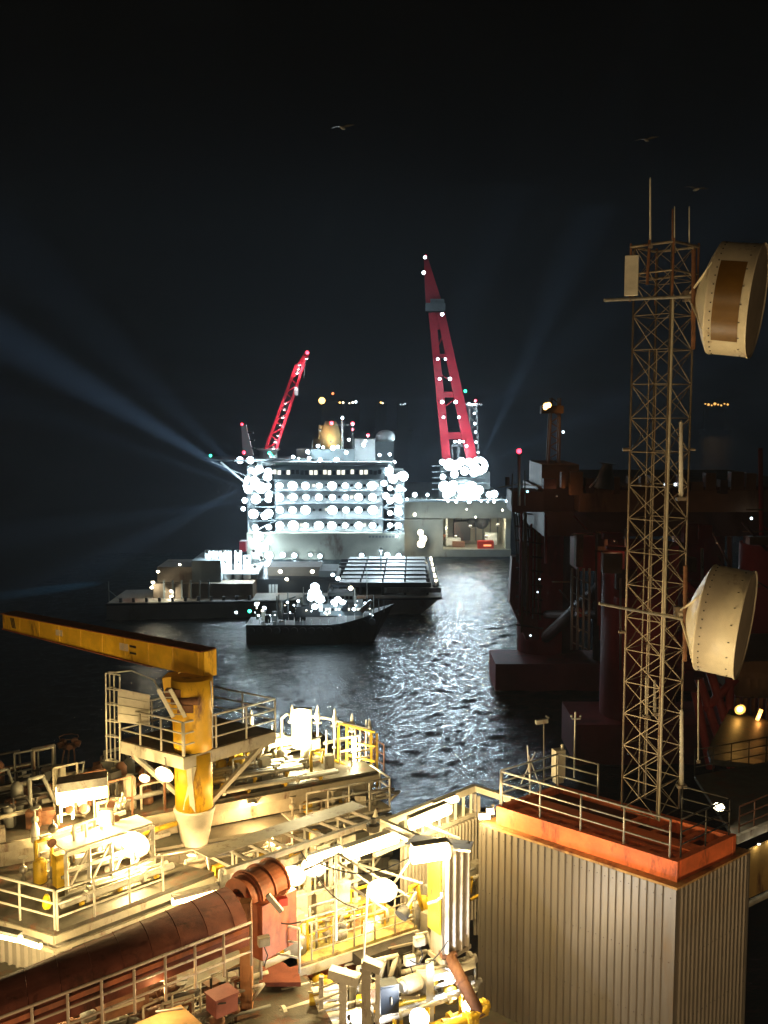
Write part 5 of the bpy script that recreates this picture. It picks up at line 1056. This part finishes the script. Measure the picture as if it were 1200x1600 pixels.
# brace arms that carry the round lamp
br = Thing('lamp_gantry', 'slanting cream brace arms carrying the round dazzling lamp', 'gantry', D(560, 1360, 27.5))
for (xa_, ya, xb_, yb, Y) in ((527, 1333, 640, 1402, 27.2), (528, 1348, 580, 1382, 27.0), (548, 1385, 605, 1422, 26.8), (560, 1350, 660, 1380, 27.6), (520, 1340, 470, 1362, 27.6), (640, 1345, 668, 1318, 27.4), (612, 1385, 640, 1345, 27.3)):
    br.part('arm', MB().tube(D(xa_, ya, Y), D(xb_, yb, Y), .035), offwhite, smooth=True)
br.part('post', MB().tube(D(574, 1395, 26.4), D(567, 1520, 26.4), .03), offwhite); br.part('post', MB().tube(D(525, 1335, 27.2), D(525, 1470, 27.2), .04), offwhite)
# canopy and hanging clad box
hb1, hb2, hb0 = D(693, 1336, 27.2), D(735, 1328, 28.1), D(672, 1326, 28.3)
bxm = Thing('hanging_clad_cabin', 'narrow cabin with broad vertical ribs and a yellow side beside the tall clad tower', 'cabin', hb1 - UP * 3)
hh = hb1.z - D(693, 1500, 27.2).z
bxm.part('core', MB().prism([hb1 + Vector((0, .04, 0)), hb2 + Vector((-.02, .03, 0)), hb2 + (hb0 - hb1), hb0 + Vector((.03, 0, 0))], (0, 0, -hh)), clad2)
clad_wall(bxm, Vector((hb1.x, hb1.y, hb1.z)), Vector((hb2.x, hb2.y, hb1.z)), 4, hh, clad2, .09, .5)
bxm.part('side_door', MB().prism([hb1 + (hb0 - hb1) * .08 - UP * .1 + Vector((-.03, -.02, 0)), hb0 + Vector((-.03, -.02, -.1)), hb0 + Vector((-.03, -.02, -2.3)), hb1 + (hb0 - hb1) * .08 + Vector((-.03, -.02, -2.3))], (-.03, -.01, 0)), yelrail)
bxm.part('roof_slab', MB().prism([D(632, 1322, 27.6), D(735, 1332, 27.), D(740, 1318, 28.3), D(650, 1306, 29.2)], (0, 0, .06)), offwhite)
bxm.part('base_beam', MB().bar(hb1 - UP * (hh + .06), Vector((hb2.x, hb2.y, hb1.z - hh - .06)), .12), beige); bxm.part('base_beam', MB().bar(hb1 - UP * (hh + .07), hb0 - UP * (hh + .07), .12), beige)
bxm.part('curved_pipe', MB().path([D(690, 1395, 26.9), D(690, 1402, 26.8), D(682, 1408, 26.8), D(668, 1412, 26.8)], .04), offwhite)
dh = Thing('dark_lamp_head', 'black round lamp head turned away beside the round dazzling lamp', 'lamp', D(636, 1415, 27))
a = D(636, 1418, 27); dh.part('head', MB().lathe([(0, .08), (.08, .17), (.3, .19)], a, (-.5, -.6, -.4), 14), black, smooth=True); dh.part('arm', MB().tube(a, a + Vector((.25, .2, .35)), .04), beige)
# ridge beam frame and siding
r1, r2, r3 = G(585, 1292, -12.9), G(742, 1231, -12.9), G(800, 1250, -12.9)
rs = Thing('ridge_frame_shed', 'long shed with a bright ridge beam between the process deck and the clad tower', 'shed', r1)
rs.part('ridge_beam', MB().bar(r1, r2, .18, .22), offwhite); rs.part('end_beam', MB().bar(r2, r3, .16, .2), offwhite)
rd = (r2 - r1).normalized(); rn = Vector((rd.y, -rd.x, 0))
for k in range(12):
    q = r1.lerp(r2, (k + .5) / 12); rs.part('hanger', MB().bar(q - UP * .1, q - UP * .85, .09), offwhite)
rs.part('lintel', MB().bar(r1 - UP * .9, r2 - UP * .9, .12, .14), offwhite)
sl1, sl2 = r1 - UP * 1.0 + rd * 1.2 + rn * .1, r2 - UP * 1.0 + rn * .1
clad_wall(rs, sl1, sl2, 22, 3.6, clad2, .07, .5)
rs.part('wall_core', MB().prism([sl1 + rn * -.06, sl2 + rn * -.06, sl2 + rn * -.06 - UP * 3.6, sl1 - rn * .06 - UP * 3.6], rn * -.1), clad2)
rs.part('soffit', MB().prism([r1 - UP * .8 + rd, r2 - UP * .8, r2 - UP * .8 - rn * 1.6, r1 + rd - UP * .8 - rn * 1.6], (0, 0, -.05)), beige)
for px in (742, 748, 770): rs.part('column', MB().bar(D(px, 1240 + (px - 742) * .6, r2.y), D(px, 1460, r2.y), .1), clad2)
e_w1 = r2 - UP * .9; e_w2 = G(795, 1262, -13.6)
clad_wall(rs, e_w1 + Vector((.1, .1, 0)), e_w1 + Vector((1.8, -1.6, 0)), 6, 3.6, clad2, .06, .5)
rs.part('gutter_rail', MB().path([G(598, 1290, -12.9) + rn * .8, G(598, 1290, -12.9) + rn * .8 + rd * 1.0, r2 + rn * 1.5 - rd * 2.5 - UP * .6], .05), offwhite)
for (xa_, ya, xb_, yb) in ((596, 1282, 655, 1308), (605, 1296, 640, 1312)): rs.part('cross_beam', MB().bar(D(xa_, ya, 30.5), D(xb_, yb, 29.), .12), offwhite)
rs.part('vent_pot', MB().lathe([(0, .2), (.2, .22), (.25, .1), (.4, .08)], D(583, 1298, 31), UP, 12), darksteel)
# ------------------------------------------------------------------ bottom centre: white steelwork
wsx = Thing('white_column_frame', 'white floodlit column frame with stairs at the bottom centre', 'frame', G(560, 1640, -17))
for (px, ya, yb, w_, Y, m_) in ((536, 1515, 1660, .2, 25.4, offwhite), (572, 1502, 1660, .24, 25.2, beige), (590, 1515, 1660, .12, 25.4, offwhite), (502, 1525, 1660, .12, 25.6, offwhite), (672, 1505, 1600, .2, 27, offwhite)):
    wsx.part('column', MB().bar(D(px, ya, Y), D(px, yb, Y), w_), m_)
wsx.part('top_beam', MB().bar(D(515, 1518, 25.4), D(562, 1532, 25.2), .3, .24), offwhite); wsx.part('top_beam', MB().bar(D(568, 1502, 25.2), D(596, 1514, 25.1), .28, .2), beige)
for k in range(5): wsx.part('stair_tread', MB().box(D(508 + k * 4, 1545 + k * 14, 25.8), (.7, .28, .05), .3), offwhite)
for k in range(3): wsx.part('handrail', MB().path([D(498, 1545 + k * 18, 25.4), D(534, 1532 + k * 18, 25.3)], .03), offwhite)
sp = Thing('sling_bridge', 'thick brown diagonal strut between the ribbed cabin and the tall clad tower', 'strut', D(725, 1530, 27))
sp.part('strut', MB().tube(D(700, 1490, 27.4), D(752, 1590, 26.4), .17, n=14), rusty, smooth=True); sp.part('end_plate', MB().box(D(700, 1490, 27.4), (.45, .3, .1), .3), rusty); sp.part('collar', MB().tube(D(720, 1530, 27.0), D(722, 1534, 26.96), .2, n=14), rusty)
for (lb_, xa_, ya, xb_, yb, Y, n, r_, m_) in (('lagged white pipes leading right below the yellow floor', 610, 1548, 740, 1505, 27, 4, .09, offwhite), ('thin silver pipes crossing beneath the lagged white pipes', 590, 1598, 745, 1545, 26.2, 5, .05, galv), ('pale pipes at the very bottom, left of the white columns', 420, 1590, 520, 1556, 25.5, 4, .07, offwhite), ('pipes in the yellow-lit gap at the bottom right of centre', 650, 1625, 760, 1580, 25.6, 4, .08, yelrail)):
    a, b = D(xa_, ya, Y), D(xb_, yb, Y + .9); piperun(lb_, a, b, n, Vector((.05, .28, -.1)), r_, m_, 3, .5)
T = Thing('round_pump', 'grey pump motor with a round end among the lagged pipes', 'pump', D(632, 1540, 26.8)); a = D(630, 1542, 26.6)
T.part('motor', MB().lathe([(0, .2), (.1, .24), (.5, .24), (.6, .15)], a, (.8, .6, 0), 16), beige, smooth=True); T.part('foot', MB().box(a + Vector((.2, .15, -.28)), (.5, .4, .1)), beige); T.part('fan_cover', MB().lathe([(-.08, .14), (0, .17)], a, (.8, .6, 0), 12), galv)
T = Thing('blue_cabinet', 'dark blue steel cabinet beside the round pump', 'cabinet', D(608, 1555, 26.6)); a = D(606, 1556, 26.4)
T.part('body', MB().box(a, (.5, .4, .8), .3), mat('dark_blue_paint', (.008, .016, .03), .5)); T.part('door', MB().box(a + Vector((0, -.22, 0)), (.4, .02, .7), .3), mat('dark_blue_paint', (.008, .016, .03))); T.part('handle', MB().tube(a + Vector((.1, -.25, -.1)), a + Vector((.1, -.25, .1)), .02), galv)
T = Thing('yellow_door', 'bright yellow steel door panel under the landing', 'door', D(490, 1575, 25.8)); a = D(491, 1568, 25.9)
T.part('leaf', MB().box(a, (.26, .05, .6), .2), yelrail); T.part('handle', MB().box(a + Vector((.06, -.05, 0)), (.03, .04, .12), .2), galv); T.part('frame', MB().bar(a + Vector((-.16, -.02, .32)), a + Vector((.16, .02, .32)), .05), beige)
CW = (.9, .95, 1.)
L('cool white lamp at the bottom edge below the lagged pipes', 655, 1592, 25.6, .17, 420, col=CW, d=(0, -.5, .5))
L('lamp behind the white columns at the bottom centre', 560, 1590, 26.4, .14, 300, col=(1, .95, .85), d=(0, -.6, .4))
L('lamp lighting the pale pipes at the bottom left of the white columns', 455, 1574, 26.2, .12, 160, col=WHITEW, d=(0, -.5, .5))
L('lamp in the yellow-lit gap beside the clad tower', 735, 1575, 26.9, .16, 200, col=LW, d=(0, -.5, .5))
L('lamp high among the lagged pipes near the ribbed cabin', 700, 1520, 27.6, .16, 260, col=CW, d=(-.2, -.8, -.3))
manifold('lit pipework standing on the yellow floor behind its railing', Q0 + qd * .3 + qn * .4, Q1 - qd * .4 + qn * .4, qn * 1.3, 26, 8, 1.0)
manifold('tangle of pipes under the white columns at the very bottom', G(440, 1640, -16.6), G(740, 1560, -16.6), Vector((-1, 1.6, 0)), 60, 9, 1.3)
manifold('dim pipes and valves under the foreground railing at the bottom left', G(60, 1700, -15.6), G(400, 1600, -15.6), Vector((-.8, 1.5, 0)), 40, 10, .9, True)
manifold('pipework on the walkway between the shed frame and the bulkhead', s1a + shn * 2.2 - UP * 2.0, s1b + shn * 2.2 - UP * 2.0, shn * 1., 34, 12, 1.1)
manifold('pipework under the ridge beam beside the ribbed wall', r1 + rn * .7 - UP * 3.2, r2 + rn * .7 - UP * 3.2, rn * .8, 24, 13, 1.6)
# cables slung across the module
for k, (xa_, ya, xb_, yb) in enumerate(((470, 1330, 560, 1420), (640, 1500, 700, 1470), (500, 1350, 640, 1340), (395, 1400, 470, 1440))):
    a, b = D(xa_, ya, 26.6), D(xb_, yb, 26.4); cb = MB().path([a.lerp(b, t_ / 8) - UP * (.35 * math.sin(math.pi * t_ / 8)) for t_ in range(9)], .018, 6)
    single('hanging_cable', cb, black, ('black cable sagging from the shed frame to the yellow floor', 'black cable looping below the small boxes by the ribbed cabin', 'black cable sagging along the lamp brace arms', 'black cable running off the orange drum housing')[k], 'cable', a)
# clutter: junction boxes and cable trays on the beams
boxes = ((412, 1470, 25.6, 'grey junction box on the orange block by the landing'), (640, 1500, 26.9, 'grey junction box hung under the yellow floor edge'), (655, 1470, 27.2, 'small box on the beam end right of the yellow floor'))
for x, y, Y, lb_ in boxes:
    a = D(x, y, Y); T = Thing('junction_box', lb_, 'box', a, 'junction boxes'); T.part('body', MB().box(a, (.3, .16, .24), .4), beige); T.part('lid', MB().box(a + Vector((.04, -.1, 0)), (.26, .03, .2), .4), galv); T.part('cable', MB().path([a - UP * .12, a - UP * .4 + Vector((.1, 0, 0)), a - UP * .7], .015), black)

# ------------------------------------------------------------------ right side: neighbouring deck behind the tower
e0, e1_, e2_, e3 = G(1150, 1312, -15.2), G(1330, 1235, -15.2), G(1300, 1170, -15.2), G(1085, 1212, -15.2)
rt = Thing('right_walkway', 'brown walkway deck right of the tall clad tower', 'deck', e0)
rt.part('deck_plate', slab([e0, e1_, e2_, e3], .15), deckp); rt.part('side_plate', MB().prism([e0 - UP * .5 + Vector((.4, .1, 0)), e1_ - UP * .5, e1_ - UP * 2.6, e0 - UP * 2.3 + Vector((.4, .1, 0))], (.1, .2, 0)), mat('ochre_side_plate', (.45, .28, .08), .6, 0, .25, 1.2, .25)); rt.part('edge_beam', MB().bar(e0, e1_, .14, .3), beige)
rt.part('soffit_pipe', MB().tube(e0 - UP * 2.5 + Vector((.4, .1, 0)), e1_ - UP * 2.7, .12), beige)
railing('rust-brown railing on the brown walkway right of the tower', [e0 + Vector((.2, .3, 0)), e1_ + Vector((0, .3, 0))], 1.1, 3, 1., .025, rusty)  # rails and posts in the rusty steel colour
railing('dark railing at the back of the brown walkway', [e3, e2_], 1.1, 3, 1., .022, darksteel)
for k in range(9):
    q = e0.lerp(e1_, k / 9) - UP * .36 + Vector((.3, -.05, 0)); flood(rt, q, (0, -1, -1), .06, 5, WHITEW, 'deck_edge_lamp', 8, off=.06)
L('small lamp low behind the right end of the red roof', 1123, 1262, 37., .14, 60, d=(0, -.4, .8), col=WHITEW, st=10)
mp_ = Thing('pipe_bridge_module', 'dim ochre sloping module right of the mast with orange lamps inside', 'building', D(1160, 1150, 62))
mq = [D(1098, 1040, 62), D(1260, 1040, 60), D(1260, 1240, 60), D(1200, 1190, 60), D(1105, 1085, 62)]
mp_.part('side_sheet', MB().prism([D(1120, 1035, 66), D(1300, 1030, 66), D(1300, 1100, 66), D(1150, 1088, 66)], (0, 8, 0)), rigtan)
mp_.part('ramp_roof', MB().prism([D(1140, 1115, 60), D(1290, 1160, 58), D(1290, 1215, 52), D(1110, 1195, 52), D(1105, 1180, 54)], (0, 0, .3)), darksteel)
for k in range(6): mp_.part('frame_post', MB().bar(D(1152 + k * 12, 1090, 62), D(1152 + k * 12, 1125 + k * 3, 62), .22), rusty)
for (xa_, ya, xb_, yb) in ((1086, 1080, 1110, 1200), (1110, 1050, 1150, 1180), (1150, 1060, 1100, 1110), (1092, 1060, 1135, 1190), (1140, 1060, 1142, 1200)):
    mp_.part('red_brace', MB().tube(D(xa_, ya, 64), D(xb_, yb, 64), .28, n=10), rigred, smooth=True)
L('bigger orange lamp in the dim module at the right edge', 1156, 1108, 59, .22, 30, d=(0, -1, -.2), col=(1., .5, .1), st=8, name='flood_light')
L('right orange lamp in the dim module, flame coloured strip', 1186, 1118, 59, .2, 25, d=(0, -1, -.2), col=(1., .4, .08), st=6, name='tube_lamp', dims=((.25, 0, .7), .1))
# sea birds lit faintly by the deck lamps
def bird(px, py, Y, rot, label):
    a = D(px, py, Y); T = Thing('seagull', label, 'bird', a, 'gulls over the water'); Mx = Matrix.Rotation(rot, 3, 'Z')
    w = lambda x, y, z: a + Mx @ Vector((x, y, z))
    T.part('body', MB().lathe([(-.2, .01), (-.12, .045), (.02, .06), (.12, .04), (.17, .03), (.22, .008)], a, Mx @ Vector((1, 0, 0)), 10), greyp, smooth=True)
    for s in (-1, 1): T.part('wing', MB().prism([w(.08, .03 * s, .02), w(.1, .25 * s, .09), w(0, .55 * s, .05), w(-.06, .24 * s, .08), w(-.07, .03 * s, .02)], (0, 0, .012)), darksteel)
    T.part('tail', MB().prism([w(-.18, .02, 0), w(-.3, .06, 0), w(-.3, -.06, 0), w(-.18, -.02, 0)], (0, 0, .01)), darksteel)
bird(535, 200, 42, 1.1, 'gull high in the night sky, left of centre'); bird(1010, 219, 44, .9, 'gull high in the night sky above the mast head'); bird(1088, 296, 40, 1.9, 'gull flying just right of the mast whips')

# ------------------------------------------------------------------ unseen floodlights behind and below the lens, added to warm the near structures
own = Thing('added_lamp_rail', 'unseen lamp rail added to the platform the picture is taken from, behind the viewer', 'lamp rail', (0, -4, CAM_H - 3))
own.part('rail', MB().bar((-14, -4, CAM_H - 1.5), (14, -4, CAM_H - 1.5), .15).bar((-14, -4, CAM_H - 10), (-14, -4, CAM_H - 1.5), .15).bar((14, -4, CAM_H - 10), (14, -4, CAM_H - 1.5), .15), galv)
own.part('deck', MB().box((0, -5, CAM_H - 10.2), (32, 4, .3)), deckp)
AMB = (1., .68, .34)
for x, y, z, pw in ((-9, -3.6, -1.7, 4000), (7, -3.6, -1.7, 800), (0, -3.6, -1.8, 500)):
    flood(own, (x, y, CAM_H + z), (x * .02, 1, -.4), .22, pw, AMB, 'flood_lamp', 20, off=.15)
for x, y, z, pw, wh in ((-6, 4, -16, 3000, 'left'), (2, 9, -18, 1100, 'middle'), (12, 14, -19, 1800, 'right')):
    T = Thing('added_low_floodlight', wh + ' unseen amber floodlight added on the deck far below the viewer', 'lamp', (x, y, CAM_H + z), 'unseen amber floodlights added below the viewer')
    flood(T, (x, y, CAM_H + z), (.1, 1, .35), .25, pw, AMB, 'flood_lamp', 20, off=.15)
    T.part('stand', MB().tube((x, y - .1, CAM_H - 19), (x, y - .1, CAM_H + z - .1), .05).box((x, y - .1, CAM_H - 18.95), (.5, .5, .1)), galv)

# ------------------------------------------------------------------ damp sea air
hz_ = MB().box((0, 4300, 59), (9000, 8900, 122)); 
hm = bpy.data.materials.new('damp_air'); hm.use_nodes = True; nt = hm.node_tree; nt.nodes.remove(nt.nodes['Principled BSDF'])
pv = nt.nodes.new('ShaderNodeVolumePrincipled'); pv.inputs['Density'].default_value = .00023; pv.inputs['Color'].default_value = (.72, .84, 1, 1); pv.inputs['Anisotropy'].default_value = .0
nt.links.new(pv.outputs[0], nt.nodes['Material Output'].inputs['Volume'])
HAZE = single('haze', MB().box((0, 4300, 69), (9000, 8900, 145)), hm, None, None, kind='stuff')
